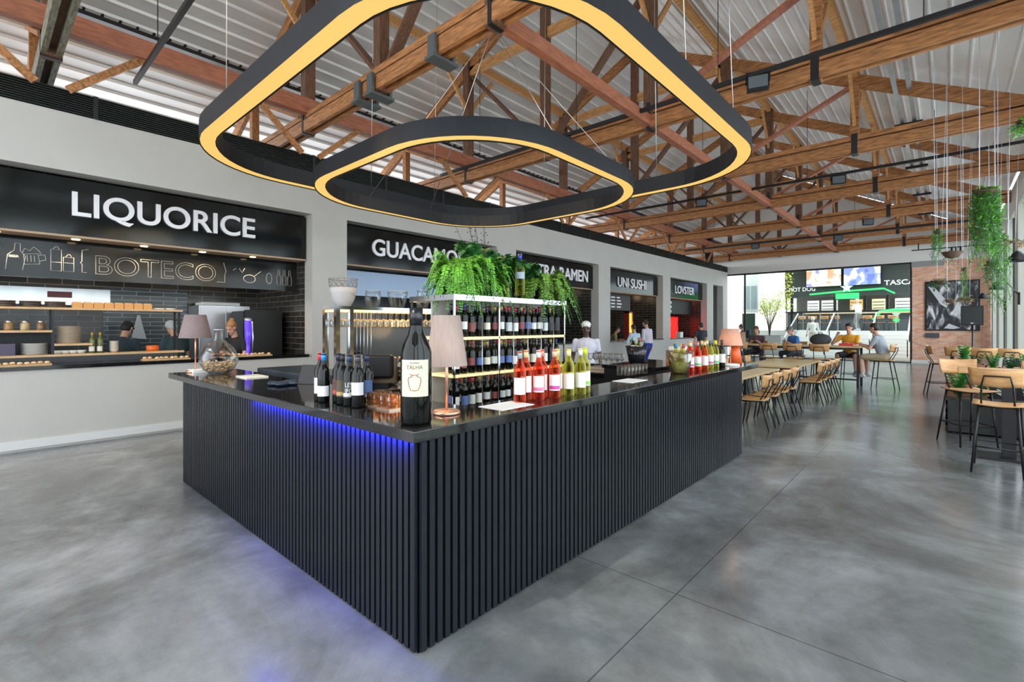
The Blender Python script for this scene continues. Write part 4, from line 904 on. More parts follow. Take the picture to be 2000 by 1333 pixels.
# stall interior
hood = thing('extractor_hood', 'stainless steel wall panel and hood at the back of the first stall', 'hood', (-11.28, -1.2, 1.95))
MB().box(0, .35, 0, 2.8, 0, .28).build('hood', M_STEEL, hood); MB().box(.36, .365, 2.0, 2.3, .12, .22).build('red_sign', mat('hood_sign', (.12, .01, .02), .4), hood)
tag(MB().box(-11.295, -11.27, 1.55, 2.85, .9, 2.3).build('tile_panel', M_TILE), 'slate blue tiled splashback panel behind the cooks', 'splashback')
tag(MB().box(-11.26, -10.75, -1.2, 2.5, 0, .92).build('kitchen_bench', M_STEEL), 'steel worktop bench along the back of the first stall', 'bench')
fr = thing('steel_fridge', 'tall stainless fridge with papers on top in the first stall', 'fridge', (-11.25, 2.85, 0))
MB().box(0, .7, 0, .9, 0, 2.0).build('body', M_STEEL, fr, bevel=.01)
for y in (.01, .46): d = MB().box(.7, .73, y, y+.43, .1, 1.98).build('door', mat('fridge_door', (.5, .5, .52), .3, .6), fr); MB().box(.73, .76, y+(.38 if y < .1 else .02), y+(.41 if y < .1 else .05), .8, 1.5).build('handle', M_STEEL, d)
MB().box(.1, .6, .1, .75, 2.0, 2.06).build('papers', M_PAPER, fr)
fr = thing('black_fridge', 'tall black drinks fridge at the right end of the first stall', 'fridge', (-10.35, 3.35, 0))
MB().box(0, .6, 0, .72, 0, 1.88).build('body', mat('matt_black', (.005, .006, .006), .5), fr, bevel=.01); MB().box(.6, .62, .02, .70, .2, 1.9).build('door', MATS['matt_black'], fr)
bt = thing('beer_tower', 'glass beer tower glowing violet beside the black fridge', 'beer dispenser', (-9.3, 3.28, 1.08))
MB().lathe([(.06, 0), (.035, .03), (.035, .2), (.055, .3), (.06, .62), (.001, .62)], n=20).build('column', mat('violet_glow', (.1, .05, .5), .2, emit=(.12, .05, .9), es=.45), bt); MB().lathe([(.062, .62), (.062, .66), (.001, .665)], n=20).build('cap', M_STEEL, bt); MB().tube([(.05, .05, .0), (.06, .06, .3), (.05, .05, .6)], .014, 8).build('tube', M_STEEL, bt)
for yy, l in ((.4, 'left wooden board of pastries on the first stall counter'), (2.0, 'wooden board of pastries in front of the shelf end'), (3.25, 'wooden board of pastries near the woman with the bun')):
    tb = thing('pastry_board', l, 'food board', (-9.05, yy, 1.08))
    MB().box(-.1, .12, -.3, .3, 0, .015).build('board', M_SH, tb)
    for i in range(9): MB().ell((random.uniform(-.06, .08), -.26+i*.065, .03), (.035, .03, .018), 8, 5).build('pastry', mat('pastry', (.75, .55, .32), .7), tb)
tw = thing('hanging_towel', 'grey kitchen towel hanging on the tiled panel', 'towel', (-11.24, 2.05, 1.35)); MB().prism([(-.02, .45), (.02, .45), (.12, .0), (-.10, .03)], 'x', 0, .04).build('towel', mat('grey_towel', (.45, .48, .52), .8), tw)

# ---- other stalls
def interior(a, b, m, lab, col, power):
    for y in (a+.8, (a+b)/2, b-.8): point('stall_lamp', (-10.4, y, 2.9), power, col, .15)
interior(4.9, 9.05, None, '', (.75, .87, 1), 10); interior(9.85, 13.8, None, '', (1, .8, .6), 2); interior(14.83, 19.03, None, '', (1, .72, .42), 5); interior(19.88, 24.03, None, '', (1, .25, .15), 5)
for i, (a, b) in enumerate(bays[1:]):
    c = thing('stall_counter', ['black counter top of the second stall behind the glass rack', 'black counter top of the stall behind the man in the headwrap', 'dark counter of the sushi stall', 'dark counter of the farthest stall'][i], 'counter', (FX, a, 1.03)); MB().box(-.42, .03, 0, b-a, 0, .05).build('counter_top', M_GRANITE, c)
tag(MB().box(-9.45, -9.40, 4.92, 9.13, 2.25, 2.78).build('metal_backdrop', mat('blue_steel', (.16, .20, .26), .3, .8)), 'bluish steel panel under the second stall sign', 'panel')
mbd = thing('menu_board', 'dark menu board with white writing at the left inside the sushi stall', 'menu board', (-9.4, 14.85, 2.2))
MB().box(0, .03, 0, 2.6, 0, .62).build('board', M_BLACK, mbd); MB().box(.03, .035, .02, .5, 0, .5).build('poster', plain((.5, .55, .58)), mbd)
for r_ in range(4):
    for c_ in range(3): MB().box(.03, .036, .7+c_*.42, .7+c_*.42+random.uniform(.2, .38), .1+r_*.12, .15+r_*.12).build('writing', M_PAPER, mbd)
mbd = thing('menu_board', 'dark menu board with white drawings inside the farthest stall', 'menu board', (-9.4, 19.9, 2.15))
MB().box(0, .03, 0, 3.8, 0, .65).build('board', M_BLACK, mbd)
for r_ in range(3):
    for c_ in range(3): MB().ell((.035, .3+c_*.5, .12+r_*.2), (.006, random.uniform(.1, .2), .07), 8, 5).build('drawing', M_PAPER, mbd)
ll = thing('lantern', 'tall glowing orange vertical lantern in the sushi stall', 'lantern', (-9.0, 16.62, 1.08))
MB().box(-.08, .08, -.11, .11, .26, 1.0).build('paper', mat('orange_glow', (1, .4, .05), .5, emit=(1, .22, .02), es=3), ll); MB().box(-.1, .1, -.16, -.11, 0, 1.06).box(-.1, .1, .11, .16, 0, 1.06).box(-.1, .1, -.16, .16, 1.0, 1.06).build('frame', mat('lacquer_red', (.25, .02, .01), .4), ll)
point('lantern_light', (-8.9, 16.95, 1.7), 8, (1, .35, .08), .1)
tag(MB().box(-11.28, -11.26, 17.6, 18.2, 1.3, 2.0).build('notice', M_PAPER), 'white paper notice on the back wall of the sushi stall', 'notice')
rn = thing('red_neon_wall', 'glowing red neon artwork on the left in the farthest stall', 'neon sign', (-9.9, 22.3, .95))
M_RED = mat('red_neon', (.9, .02, .02), .4, emit=(1, .015, .01), es=2.2)
MB().box(-.05, 0, -.1, 1.0, -.95, 1.1).build('panel', mat('red_panel', (.4, .01, .01), .4, emit=(1, .01, .01), es=.18), rn)
rd = random.Random(4)
for i in range(9): MB().tube([(.02, .05+i*.1+rd.uniform(-.05, .05), .05+q*.1) for q in range(11)], .016, 6).build('neon_tube', M_RED, rn)
tag(MB().box(-11.29, -11.26, 20.5, 24.0, 1.4, 2.2).build('red_wall_panel', mat('dark_red', (.35, .01, .01), .4, emit=(.6, .01, .01), es=.3)), 'dark red lit panel on the back wall of the farthest stall', 'wall panel')
point('red_light', (-9.5, 22.6, 1.6), 16, (1, .05, .03), .1)
t = thing('till', 'white till screen and cups on the counter of the farthest stall', 'till', (-8.9, 21.1, 1.08)); MB().box(-.1, .1, -.15, .15, 0, .25).build('screen', M_PAPER, t); MB().box(-.05, .05, -.05, .05, -.0, .02).build('stand', M_BLACK, t)

# ------------------------------------------------------------------ people
def ik(a, b, l1, l2, pole):
    a = Vector(a); b = Vector(b); d = b-a; L = min(d.length, (l1+l2)*.999); d.normalize(); b2 = a+d*L
    x = (l1*l1-l2*l2+L*L)/(2*L); h = math.sqrt(max(l1*l1-x*x, 0)); p = Vector(pole); p = p-d*p.dot(d)
    p = p.normalized() if p.length > 1e-4 else d.orthogonal().normalized()
    return a+d*x+p*h, b2
def remesh(o, v, it=3):
    r = o.modifiers.new('remesh', 'REMESH'); r.mode = 'VOXEL'; r.voxel_size = v; r.use_smooth_shade = True
    s_ = o.modifiers.new('smooth', 'SMOOTH'); s_.factor = .5; s_.iterations = it
def person(label, loc, rz_, H=1.74, skin=M_SKIN, shirt=(.5, .5, .5), sleeve='short', pants=(.05, .06, .08), shorts=False, hair=(.03, .02, .015), style='short', sit=None, foot=0.0, lean=.05, hp=.1, hy=0, hl=None, hr=None, vox=.013, fat=1.0, shoes=(.6, .6, .6), apron=None, spread=.1):
    t = thing('person', label, 'person', loc, rz_); k = H/1.74
    hipz = .90*k if sit is None else sit+.10
    hip = Vector((0, 0, hipz)); up = Vector((0, math.sin(lean), math.cos(lean)))
    chest = hip+up*.36*k; neck = hip+up*.52*k; hn = neck+Vector((0, math.sin(lean+hp*.5), math.cos(lean+hp*.5)))*.10*k
    hc = hn+Vector((0, math.sin(lean*.5+hp)*.09+.015, .09))*k
    R = Matrix.Rotation(hy, 3, 'Z') @ Matrix.Rotation(-(lean*.4+hp), 3, 'X')
    b = MB(); f = fat
    b.ell(hip+Vector((0, 0, .02)), (.165*k*f, .115*k*f, .11*k)); b.capsule(hip, chest, .115*k*f, .12*k*f)
    b.ell(chest+up*.0, (.165*k*f, .11*k*f, .17*k)); b.ell(chest+up*.09*k, (.17*k*f, .09*k, .08*k))
    b.capsule(neck-up*.06*k, hn+Vector((0, 0, .03)), .058*k, .052*k)
    def hp_(x, y, z): return hc+R @ Vector((x*k, y*k, z*k))
    b.ell(hc+R @ Vector((0, -.008, .03))*k, (.074*k, .092*k, .088*k), 16, 12, R)
    b.ell(hp_(0, .022, -.045), (.055*k, .065*k, .068*k), 14, 10, R); b.ell(hp_(0, .065, -.095), (.028*k, .022*k, .022*k), 10, 6, R)
    b.capsule(hp_(0, .084, .015), hp_(0, .102, -.028), .010*k, .016*k); b.ell(hp_(0, .080, -.060), (.024*k, .012*k, .010*k), 10, 6, R)
    for s in (-1, 1): b.ell(hp_(s*.077, -.005, -.01), (.012*k, .02*k, .032*k), 8, 6, R)
    sh = MB(); pn = MB(); so = []
    for s, tg in ((-1, hl), (1, hr)):
        S_ = neck-up*.055*k+Vector((s*.185*k*f, 0, 0))
        if tg is None: tg = (s*.27*k, .06, hipz-.08*k if sit is None else sit+.2)
        E_, Hn = ik(S_, tg, .29*k, .25*k, (s*.5, -.4, -1) if tg[2] > S_.z-.42 else (s*.15, -1, 0))
        b.capsule(S_, E_, .052*k, .040*k); b.capsule(E_, Hn, .040*k, .026*k)
        fd = (Hn-E_).normalized(); a = Vector((1, 0, 0)) if abs(fd.x) < .8 else Vector((0, 0, 1)); a = (a-fd*a.dot(fd)).normalized(); nrm = fd.cross(a).normalized()
        if nrm.z > 0: nrm = -nrm
        palm = Hn+fd*.045*k
        b.ell(palm, (.040*k, .050*k, .017*k), 10, 8, Matrix((a, fd, nrm)).transposed())
        for q in range(4):
            o = (q-1.5)*.021*k; L = [.072, .082, .077, .060][q]*k; p0 = palm+a*o+fd*.035*k; p1 = p0+fd*L*.5+nrm*.008*k; p2 = p1+fd*L*.38+nrm*.03*k
            b.capsule(p0, p1, .0095*k, .009*k, 7); b.capsule(p1, p2, .009*k, .0075*k, 7)
        th = a*(-s); p0 = palm-fd*.02*k+th*.03*k; p1 = p0+(th*.7+fd*.7)*.035*k; b.capsule(p0, p1, .012*k, .010*k, 7); b.capsule(p1, p1+(fd+th*.15+nrm*.3).normalized()*.03*k, .010*k, .008*k, 7)
        sh.capsule(S_, S_.lerp(E_, .62 if sleeve == 'short' else 1), .062*k, .052*k if sleeve == 'short' else .052*k)
        if sleeve == 'long': sh.capsule(E_, E_.lerp(Hn, .9), .055*k, .042*k)
        # legs
        hj = hip+Vector((s*.09*k, 0, -.03))
        if sit is None: ft = Vector((s*(.09+spread*.3)*k, .0+(.04 if s > 0 else -.04), .085)); kn, an = ik(hj, ft, .43*k, .41*k, (0, 1, 0))
        else: kn = Vector((s*(.10+spread)*k, .42*k, sit+.045+.02)); an = Vector((s*(.11+spread)*k, .40*k, foot+.09)); 
        if sit is not None:
            dd = an-kn; an = kn+dd.normalized()*min(dd.length, .43*k)
        b.capsule(hj, kn, .082*k, .056*k); b.capsule(kn, kn.lerp(an, .35), .054*k, .056*k); b.capsule(kn.lerp(an, .35), an, .056*k, .036*k)
        b.capsule(an+Vector((0, -.02, -.04)), an+Vector((0, .13*k, -.055)), .038*k, .030*k)
        end = hj.lerp(kn, .9)
        pn.capsule(hj, end, .100*k, .082*k if shorts else .073*k)
        if not shorts: pn.capsule(kn, an.lerp(kn, .04), .068*k, .056*k)
        m_ = MB(); m_.capsule(an+Vector((0, -.035, -.045)), an+Vector((0, .15*k, -.052)), .047*k, .040*k); m_.capsule(an+Vector((0, -.01, .02)), an+Vector((0, 0, -.04)), .046*k, .046*k); so.append(m_)
    pn.ell(hip+Vector((0, 0, .02)), (.182*k*f, .132*k*f, .125*k))
    sh.ell(hip+up*.06*k, (.178*k*f, .13*k*f, .13*k)); sh.capsule(hip+up*.05, chest, .135*k*f, .138*k*f); sh.ell(chest, (.185*k*f, .132*k*f, .18*k)); sh.ell(chest+up*.09*k, (.19*k*f, .108*k, .085*k)); sh.capsule(neck-up*.06*k, neck-up*.01*k, .085*k, .066*k)
    bo = b.build('body', skin, t); remesh(bo, vox if vox < .012 else .012, 2)
    if hl or hr or True: pass
    so_ = sh.build('shirt', plain(shirt, .8), t); remesh(so_, .016, 6)
    po = pn.build('shorts' if shorts else 'trousers', plain(pants, .8), t); remesh(po, .016, 4)
    for m_ in so: o_ = m_.build('shoe', plain(shoes, .6), t); remesh(o_, .012, 3)
    for s in (-1, 1): MB().ell(hp_(s*.030, .081, .008), (.012*k, .006*k, .007*k), 8, 6, R).build('eye', plain((.03, .02, .02), .2), t); MB().ell(hp_(s*.031, .086, .026), (.017*k, .006*k, .004*k), 8, 4, R).build('eyebrow', plain(hair if style not in ('wrap', 'net') else (.03, .02, .02), .7), t)
    MB().ell(hp_(0, .091, -.060), (.022*k, .005*k, .005*k), 8, 4, R).build('mouth', plain((.35, .10, .08) if skin is M_SKIN else (.06, .02, .02), .5), t)
    h = MB(); hm = plain(hair, .6)
    if style in ('short', 'bun', 'long', 'net', 'wrap', 'cap'):
        h.ell(hp_(0, -.018, .048), (.083*k, .096*k, .085*k), 16, 10, R); h.ell(hp_(0, -.045, .0), (.080*k, .070*k, .085*k), 14, 8, R)
    if style == 'bun': h.ell(hp_(0, -.08, .13), (.045*k, .045*k, .04*k), 12, 8, R)
    if style == 'long': h.ell(hp_(0, -.065, -.09), (.085*k, .05*k, .13*k), 12, 8, R)
    if style == 'wrap': h.ell(hp_(0, -.02, .075), (.093*k, .105*k, .07*k), 16, 10, R)
    if style == 'cap': h.ell(hp_(0, .10, .055), (.06*k, .06*k, .012*k), 12, 6, R)
    nm = {'wrap': 'headwrap', 'net': 'hair_net', 'cap': 'cap'}.get(style, 'hair')
    ho = h.build(nm, hm, t); remesh(ho, .012, 3)
    if apron: 
        a_ = MB(); a_.box(-.17*k, .17*k, .10, .15, hipz-.3, hipz+.3); a_.build('apron', plain(apron, .7), t)
    return t
R_ = math.radians
FACE_STALL = PI/2     # facing -X
person('cook in dark t-shirt and black cap seen from behind in the first stall', (-10.3, 1.60, 0), R_(50), 1.72, shirt=(.02, .04, .05), hair=(.01, .01, .01), style='cap', lean=.3, hp=.35, hl=(-.2, .4, 1.0), hr=(.2, .4, 1.0))
person('cook with a pale hairnet looking down in the first stall', (-10.1, 2.42, 0), R_(110), 1.72, shirt=(.03, .06, .07), hair=(.5, .55, .55), style='net', lean=.2, hp=.5, hl=(-.15, .38, 1.05), hr=(.15, .38, 1.05))
person('woman with blond bun and black t-shirt working at the first stall counter', (-9.62, 3.22, 0), R_(-150), 1.70, shirt=(.01, .01, .012), hair=(.28, .15, .06), style='bun', lean=.14, hp=.42, hl=(-.16, .34, 1.10), hr=(.16, .34, 1.10))
person('man in white t-shirt and white headwrap standing beyond the bar', (-4.95, 7.55, 0), R_(-150), 1.68, M_SKIND, shirt=(.66, .66, .76), hair=(.8, .8, .8), style='wrap', pants=(.02, .03, .06), hl=(-.27, .06, .82), hr=(.27, .06, .82), fat=1.08)
person('woman in olive top leaning on the sushi stall counter', (-9.40, 16.0, 0), R_(-60), 1.62, shirt=(.30, .24, .12), hair=(.03, .02, .02), style='bun', lean=.35, hp=.2, hl=(-.3, .3, 1.08), hr=(.25, .4, 1.08))
person('man in light blue shirt ordering at the sushi stall', (-7.85, 15.0, 0), R_(70), 1.66, shirt=(.50, .66, .80), sleeve='long', pants=(.02, .03, .03), style='short', lean=.1, hp=.3, hl=(-.2, .35, 1.05), hr=(.2, .35, 1.05))
person('tall man in pale pink shirt and blue trousers at the sushi stall', (-7.75, 15.7, 0), R_(80), 1.84, shirt=(.66, .62, .70), sleeve='long', pants=(.02, .05, .28), hair=(.03, .02, .015), lean=.08, hp=.4, hl=(-.15, .3, 1.0))
person('man in dark grey t-shirt seen from behind at the farthest stall', (-7.3, 19.4, 0), R_(50), 1.74, shirt=(.03, .04, .05), pants=(.03, .03, .04), lean=.03, hp=.0, fat=1.1)
p = person('woman in dark blue top with a backpack near the end of the stall wall', (-7.5, 25.4, 0), R_(100), 1.66, shirt=(.02, .05, .12), hair=(.05, .03, .02), style='bun', hp=.4)
t = thing('backpack', 'dark navy backpack on the back of the woman by the far end of the stalls', 'backpack', (-7.27, 25.43, 1.22), R_(100)); MB().box(-.14, .14, -.1, .08, -.22, .2).build('bag', mat('navy_bag', (.015, .02, .04), .6), t, bevel=.05)

# ------------------------------------------------------------------ tables and chairs
def chair_parts(t, sh, legw=.0145, back=True):
    # plywood seat and backrest on a black tube frame; faces +Y
    s = MB(); n = 8; v = []; fs = []
    for i in range(n+1):
        u = i/n
        for j in range(n+1):
            w = j/n; wx = (.20+.02*w)*(2*u-1); z = sh-.012*math.sin(PI*w)+.018*(2*u-1)**2; v.append((wx, -.19+.40*w, z-(.02*max(0, w-.8)*5)**2*5))
    m = n+1
    for i in range(n):
        for j in range(n): fs.append((i*m+j, (i+1)*m+j, (i+1)*m+j+1, i*m+j+1))
    s.add(v, fs, True); o = s.build('seat', M_PLY, t); md = o.modifiers.new('solid', 'SOLIDIFY'); md.thickness = .014
    s = MB(); v = []; fs = []; bz = sh+.20
    for i in range(13):
        u = i/12; x = .235*(2*u-1)
        for j in range(5):
            w = j/4; half = 1-.10*(1-w); v.append((x*half, -.235-.03*w+.07*(2*u-1)**2, bz+.19*w+.012*(2*u-1)**2))
    for i in range(12):
        for j in range(4): fs.append((i*5+j, (i+1)*5+j, (i+1)*5+j+1, i*5+j+1))
    s.add(v, fs, True); o = s.build('backrest', M_PLY, t); md = o.modifiers.new('solid', 'SOLIDIFY'); md.thickness = .014
    for sx in (-1, 1):
        MB().tube([(sx*.17, .15, sh-.02), (sx*.21, .22, .0)], legw, 8, taper=.7).build('leg', M_BLACKM, t)
        MB().tube([(sx*.15, -.15, sh-.02), (sx*.20, -.27, .0)], legw, 8, taper=.7).build('leg', M_BLACKM, t)
    MB().tube([(-.13, -.12, sh-.02), (-.12, -.245, bz+.02), (-.10, -.262, bz+.12), (.10, -.262, bz+.12), (.12, -.245, bz+.02), (.13, -.12, sh-.02)], .009, 8).build('back_frame', M_BLACKM, t)
    MB().tube([(-.17, .15, sh-.025), (.17, .15, sh-.025), (.15, -.15, sh-.025), (-.15, -.15, sh-.025)], .009, 6, True).build('seat_frame', M_BLACKM, t)
    if sh > .6:
        fz = sh*.38; q = 1-fz/(sh-.02)
        a = [(-(.17+.04*q), .15+.07*q, fz), ((.17+.04*q), .15+.07*q, fz), ((.15+.05*q), -.15-.12*q, fz), (-(.15+.05*q), -.15-.12*q, fz)]
        MB().tube(a, .008, 6, True).build('footrest', M_BLACKM, t)
protos = {}
def chair(kind, x, y, rzz, label, group, z=0):
    nm = 'dining_chair' if kind == 'low' else 'bar_chair'
    if kind not in protos:
        t = thing(nm, label, 'chair', (x, y, z), rzz, group); chair_parts(t, .45 if kind == 'low' else .74); protos[kind] = t; return t
    src = protos[kind]; r = src.copy(); COL.objects.link(r); r.location = (x, y, z); r.rotation_euler = (0, 0, rzz); r['label'] = label; r['group'] = group
    for ch in src.children:
        c = ch.copy(); COL.objects.link(c); c.parent = r
    return r
def table(name, label, x0, x1, y0, y1, h, group=None, bar_=False):
    t = thing(name, label, 'table', (x0, y0, 0), 0, group); w, l = x1-x0, y1-y0
    MB().box(0, w, 0, l, h-.035, h).build('table_top', M_PLYW, t, bevel=.003)
    for x in (.04, w-.10):
        for y in (.04, l-.10): MB().box(x, x+.055, y, y+.055, 0, h-.035).build('leg', M_BLACKM, t)
    MB().box(.06, w-.06, .06, .09, h-.09, h-.035).box(.06, w-.06, l-.09, l-.06, h-.09, h-.035).build('apron_rail', M_BLACKM, t)
    if h > .9: MB().box(.06, w-.06, .05, .08, .2, .24).build('foot_rail', M_BLACKM, t)
    return t
table('dining_table', 'long pale wood dining table nearest the end of the bar', -3.35, -2.45, 8.0, 10.6, .76, 'dining tables beyond the bar')
table('dining_table', 'second pale wood dining table beyond the first, before the high table', -3.35, -2.3, 11.2, 13.9, .76, 'dining tables beyond the bar')
for i in range(4): chair('low', -2.28, 8.25+i*.62, PI/2, 'plywood dining chair on the aisle side of the nearest dining table, %s from the bar' % ORD[i], 'dining chairs')
for i in range(4): chair('low', -2.12, 11.6+i*.62, PI/2, 'plywood dining chair on the aisle side of the second dining table, %s from the bar' % ORD[i], 'dining chairs')
for i in range(3): chair('low', -3.6, 8.4+i*.75, -PI/2, 'plywood dining chair on the stall side of the nearest dining table, %s from the bar' % ORD[i], 'dining chairs')
for i in range(3): chair('low', -3.6, 11.7+i*.75, -PI/2, 'plywood dining chair on the stall side of the second dining table, %s from the bar' % ORD[i], 'dining chairs')
table('high_table', 'long high wooden table crossing the hall where two men sit', -5.5, -1.62, 15.0, 15.8, 1.07)
for i, x in enumerate((-4.4, -3.65, -3.07, -2.45)): chair('high', x, 14.95-.22, 0, 'near-side plywood bar chair at the long high table, back to us, %s from left' % ORD[i], 'bar chairs at the long high table')
for i, x in enumerate((-4.33, -3.27, -1.98)): chair('high', x, 16.15, PI, 'plywood bar chair on the far side of the long high table, %s from the left' % ORD[i], 'bar chairs at the long high table')
chair('high', -1.18, 15.3, R_(80), 'plywood bar chair carrying the man in the grey t-shirt', 'bar chairs at the long high table')
person('man in mustard t-shirt and shorts seated facing the camera at the high table', (-1.98, 16.12, 0), PI-.1, 1.76, shirt=(.72, .34, .02), pants=(.03, .03, .05), shorts=True, hair=(.02, .015, .01), sit=.74, foot=.28, lean=.2, hp=.15, hl=(-.05, .42, 1.12), hr=(.26, .26, 1.32), shoes=(.1, .12, .2))
person('man in grey t-shirt and beige shorts seated sideways at the right high table end', (-1.18, 15.3, 0), R_(80), 1.78, shirt=(.33, .36, .40), pants=(.35, .28, .18), shorts=True, hair=(.02, .015, .01), sit=.74, foot=.26, lean=.28, hp=.1, hl=(-.12, .45, 1.12), hr=(.10, .50, 1.12), shoes=(.5, .5, .5))
tag(MB().box(-.16, .16, -.12, .12, 0, .06).build('food_tray', mat('red_tray', (.75, .02, .04), .4), None, (-2.0, 15.6, 1.07)), 'red food tray before the man in mustard', 'tray')
person('person with brown hair seated on the far side of the high table at the left', (-4.33, 16.15, 0), PI, 1.62, shirt=(.08, .04, .05), hair=(.12, .05, .03), style='long', sit=.74, foot=.28, lean=.25, hp=.3, hl=(-.1, .35, 1.12), hr=(.1, .35, 1.12))
person('person in blue top and grey cap seated on the far side of the high table', (-3.27, 16.2, 0), PI-.8, 1.62, shirt=(.04, .16, .45), hair=(.12, .12, .13), style='cap', sit=.74, foot=.28, lean=.3, hp=.3, hl=(-.1, .35, 1.12), hr=(.1, .35, 1.12))
t = thing('grey_backpack', 'dark grey rounded backpack standing on the high table', 'backpack', (-2.58, 15.5, 1.07)); MB().ell((0, 0, .15), (.26, .13, .17), 20, 12).build('bag', mat('charcoal_bag', (.04, .045, .05), .7), t); MB().ell((0, -.10, .11), (.17, .06, .09), 16, 10).build('pocket', MATS['charcoal_bag'], t); MB().tube([(-.05, 0, .31), (-.03, 0, .35), (.03, 0, .35), (.05, 0, .31)], .01).build('handle', M_BLACK, t)
# right side
hb = thing('pedestal_table', 'high wooden table on a black steel pedestal at the right edge', 'table', (.55, 8.3, 0))
MB().box(-.45, .65, -.32, .32, 1.03, 1.07).build('table_top', M_PLY, hb, bevel=.004); MB().box(-.06, .06, -.05, .05, .03, 1.03).build('column', M_BLACKM, hb); MB().box(-.28, .28, -.2, .2, 0, .03).build('base', M_BLACKM, hb)
chair('high', .42, 7.55, -.1, 'large plywood bar chair nearest the camera at the right edge', 'bar chairs on the right')
chair('high', .2, 8.95, R_(-150), 'plywood bar chair tucked at the left side of the pedestal table', 'bar chairs on the right')
chair('high', .95, 8.95, PI, 'plywood bar chair behind the pedestal table', 'bar chairs on the right')
table('high_table', 'high wooden table behind the planters at the right', .02, 1.2, 14.6, 15.3, 1.07)
for i, x in enumerate((.18, .58, .98)): chair('high', x, 14.35, 0, 'plywood bar chair at the high table behind the planters, %s from the left' % ORD[i], 'bar chairs behind the planters')
chair('high', -.12, 15.0, R_(-80), 'plywood bar chair at the left end of the table behind the planters', 'bar chairs behind the planters')
pl = thing('planter_box', 'long black planter box across the right aisle', 'planter', (0, 9.77, 0))
MB().box(0, 1.25, 0, .45, .02, .50).build('box', mat('planter_black', (.012, .014, .013), .45, noise=.5, nscale=8), pl, bevel=.008)
for x in (.05, 1.15):
    for y in (.05, .35): MB().box(x, x+.05, y, y+.05, 0, .02).build('foot', M_BLACK, pl)
MB().box(.03, 1.22, .03, .42, .5, .505).build('soil', mat('soil', (.03, .02, .012), .9), pl)
for i, (z, y) in enumerate([(0, 10.28), (.33, 10.3), (.0, 10.95), (.33, 10.97), (.66, 10.97)]):
    c = thing('wooden_crate', 'brown wooden crate behind the black planter, %s' % ['front stack bottom', 'front stack top', 'rear stack bottom', 'rear stack middle', 'rear stack top'][i], 'crate', (-.02, y, z), 0, 'wooden crates behind the planter')
    cm = MB(); 
    for q in range(3): cm.box(0, .5, 0, .02, .02+q*.1, .10+q*.1).box(0, .5, .5, .52, .02+q*.1, .10+q*.1).box(0, .02, 0, .52, .02+q*.1, .10+q*.1).box(.48, .5, 0, .52, .02+q*.1, .10+q*.1)
    cm.box(0, .5, 0, .52, 0, .02); cm.build('slats', mat('crate_wood', (.28, .12, .06), .7, noise=.3), c)
def zz(loc, label, n, h, seed, spread=.16, m=M_LEAFD):
    rd = random.Random(seed); t = thing('leafy_plant', label, 'plant', loc, 0, 'glossy green plants on the right'); mb = MB(); sb = MB()
    for i in range(n):
        a = rd.uniform(0, 6.28); r_ = spread*rd.uniform(.3, 1.2); hh = h*rd.uniform(.6, 1.1)
        pts = [Vector((r_*u**1.5*math.cos(a), r_*u**1.5*math.sin(a), hh*u)) for u in [q/6 for q in range(7)]]; sb.tube(pts, .005, 5, taper=.5)
        for q in range(2, 14):
            u = q/14; p = Vector((r_*u**1.5*math.cos(a), r_*u**1.5*math.sin(a), hh*u)); s = 1 if q % 2 else -1; sd = Vector((-math.sin(a)*s, math.cos(a)*s, .5)).normalized(); L = .105*(1.1-.4*u); w = Vector((math.cos(a), math.sin(a), .2))*.026
            mb.add([p, p+sd*L*.4-w, p+sd*L, p+sd*L*.4+w], [(0, 1, 2, 3)])
    mb.build('leaves', m, t); sb.build('stems', M_LEAFD, t); return t
M_ZL = mat('bright_leaf', (.08, .30, .05), .3, noise=.4, nscale=10)
for i in range(5): zz((.12+i*.25, 9.97, .5), 'glossy green plant growing in the black planter, %s from the left' % ORD[i], 11, .46, 20+i, .18, M_ZL)
zz((.2, 10.55, .65), 'green plant rising from the front crate stack', 9, .32, 41, .14, M_ZL); zz((.2, 11.2, .98), 'green plant on the tall rear crate stack', 9, .3, 42, .14, M_ZL)
pl = thing('planter_box', 'dark planter box in front of the distant right high table', 'planter', (.3, 12.9, 0))
MB().box(0, .95, 0, .4, .0, .72).build('box', MATS['planter_black'], pl, bevel=.008)
for i in range(4): zz((.42+i*.23, 13.1, .72), 'green plant in the distant dark planter, %s from the left' % ORD[i], 8, .34, 60+i, .14, M_ZL if i % 2 else M_LEAFD)

# speaker, picture, wall lamps
sp = thing('speaker_stand', 'thin black pole stand carrying the loudspeaker before the brick wall', 'stand', (.55, 19.5, 0))
MB().tube([(0, 0, .02), (0, 0, 1.62)], .02).build('pole', M_BLACKM, sp); MB().lathe([(.001, 0), (.22, 0), (.22, .02), (.001, .025)], n=24).build('base', M_BLACKM, sp)
s2 = thing('loudspeaker', 'black loudspeaker on the thin pole in front of the brick wall', 'speaker', (.55, 19.5, 1.62), -.1)
MB().prism([(-.24, -.15), (.24, -.15), (.18, .16), (-.18, .16)], 'z', 0, .56).build('cabinet', M_BLACK, s2); MB().box(-.22, .22, -.165, -.15, .02, .54).build('grille', mat('grille', (.02, .022, .022), .7), s2); MB().box(-.03, .03, -.17, -.165, .05, .07).build('badge', M_PAPER, s2)
pc = thing('framed_picture', 'large black and white abstract picture in a black frame on the brick wall', 'picture', (-.70, YF, 1.40))
MB().box(0, 1.68, -.06, 0, 0, 2.08).build('frame', M_BLACK, pc)
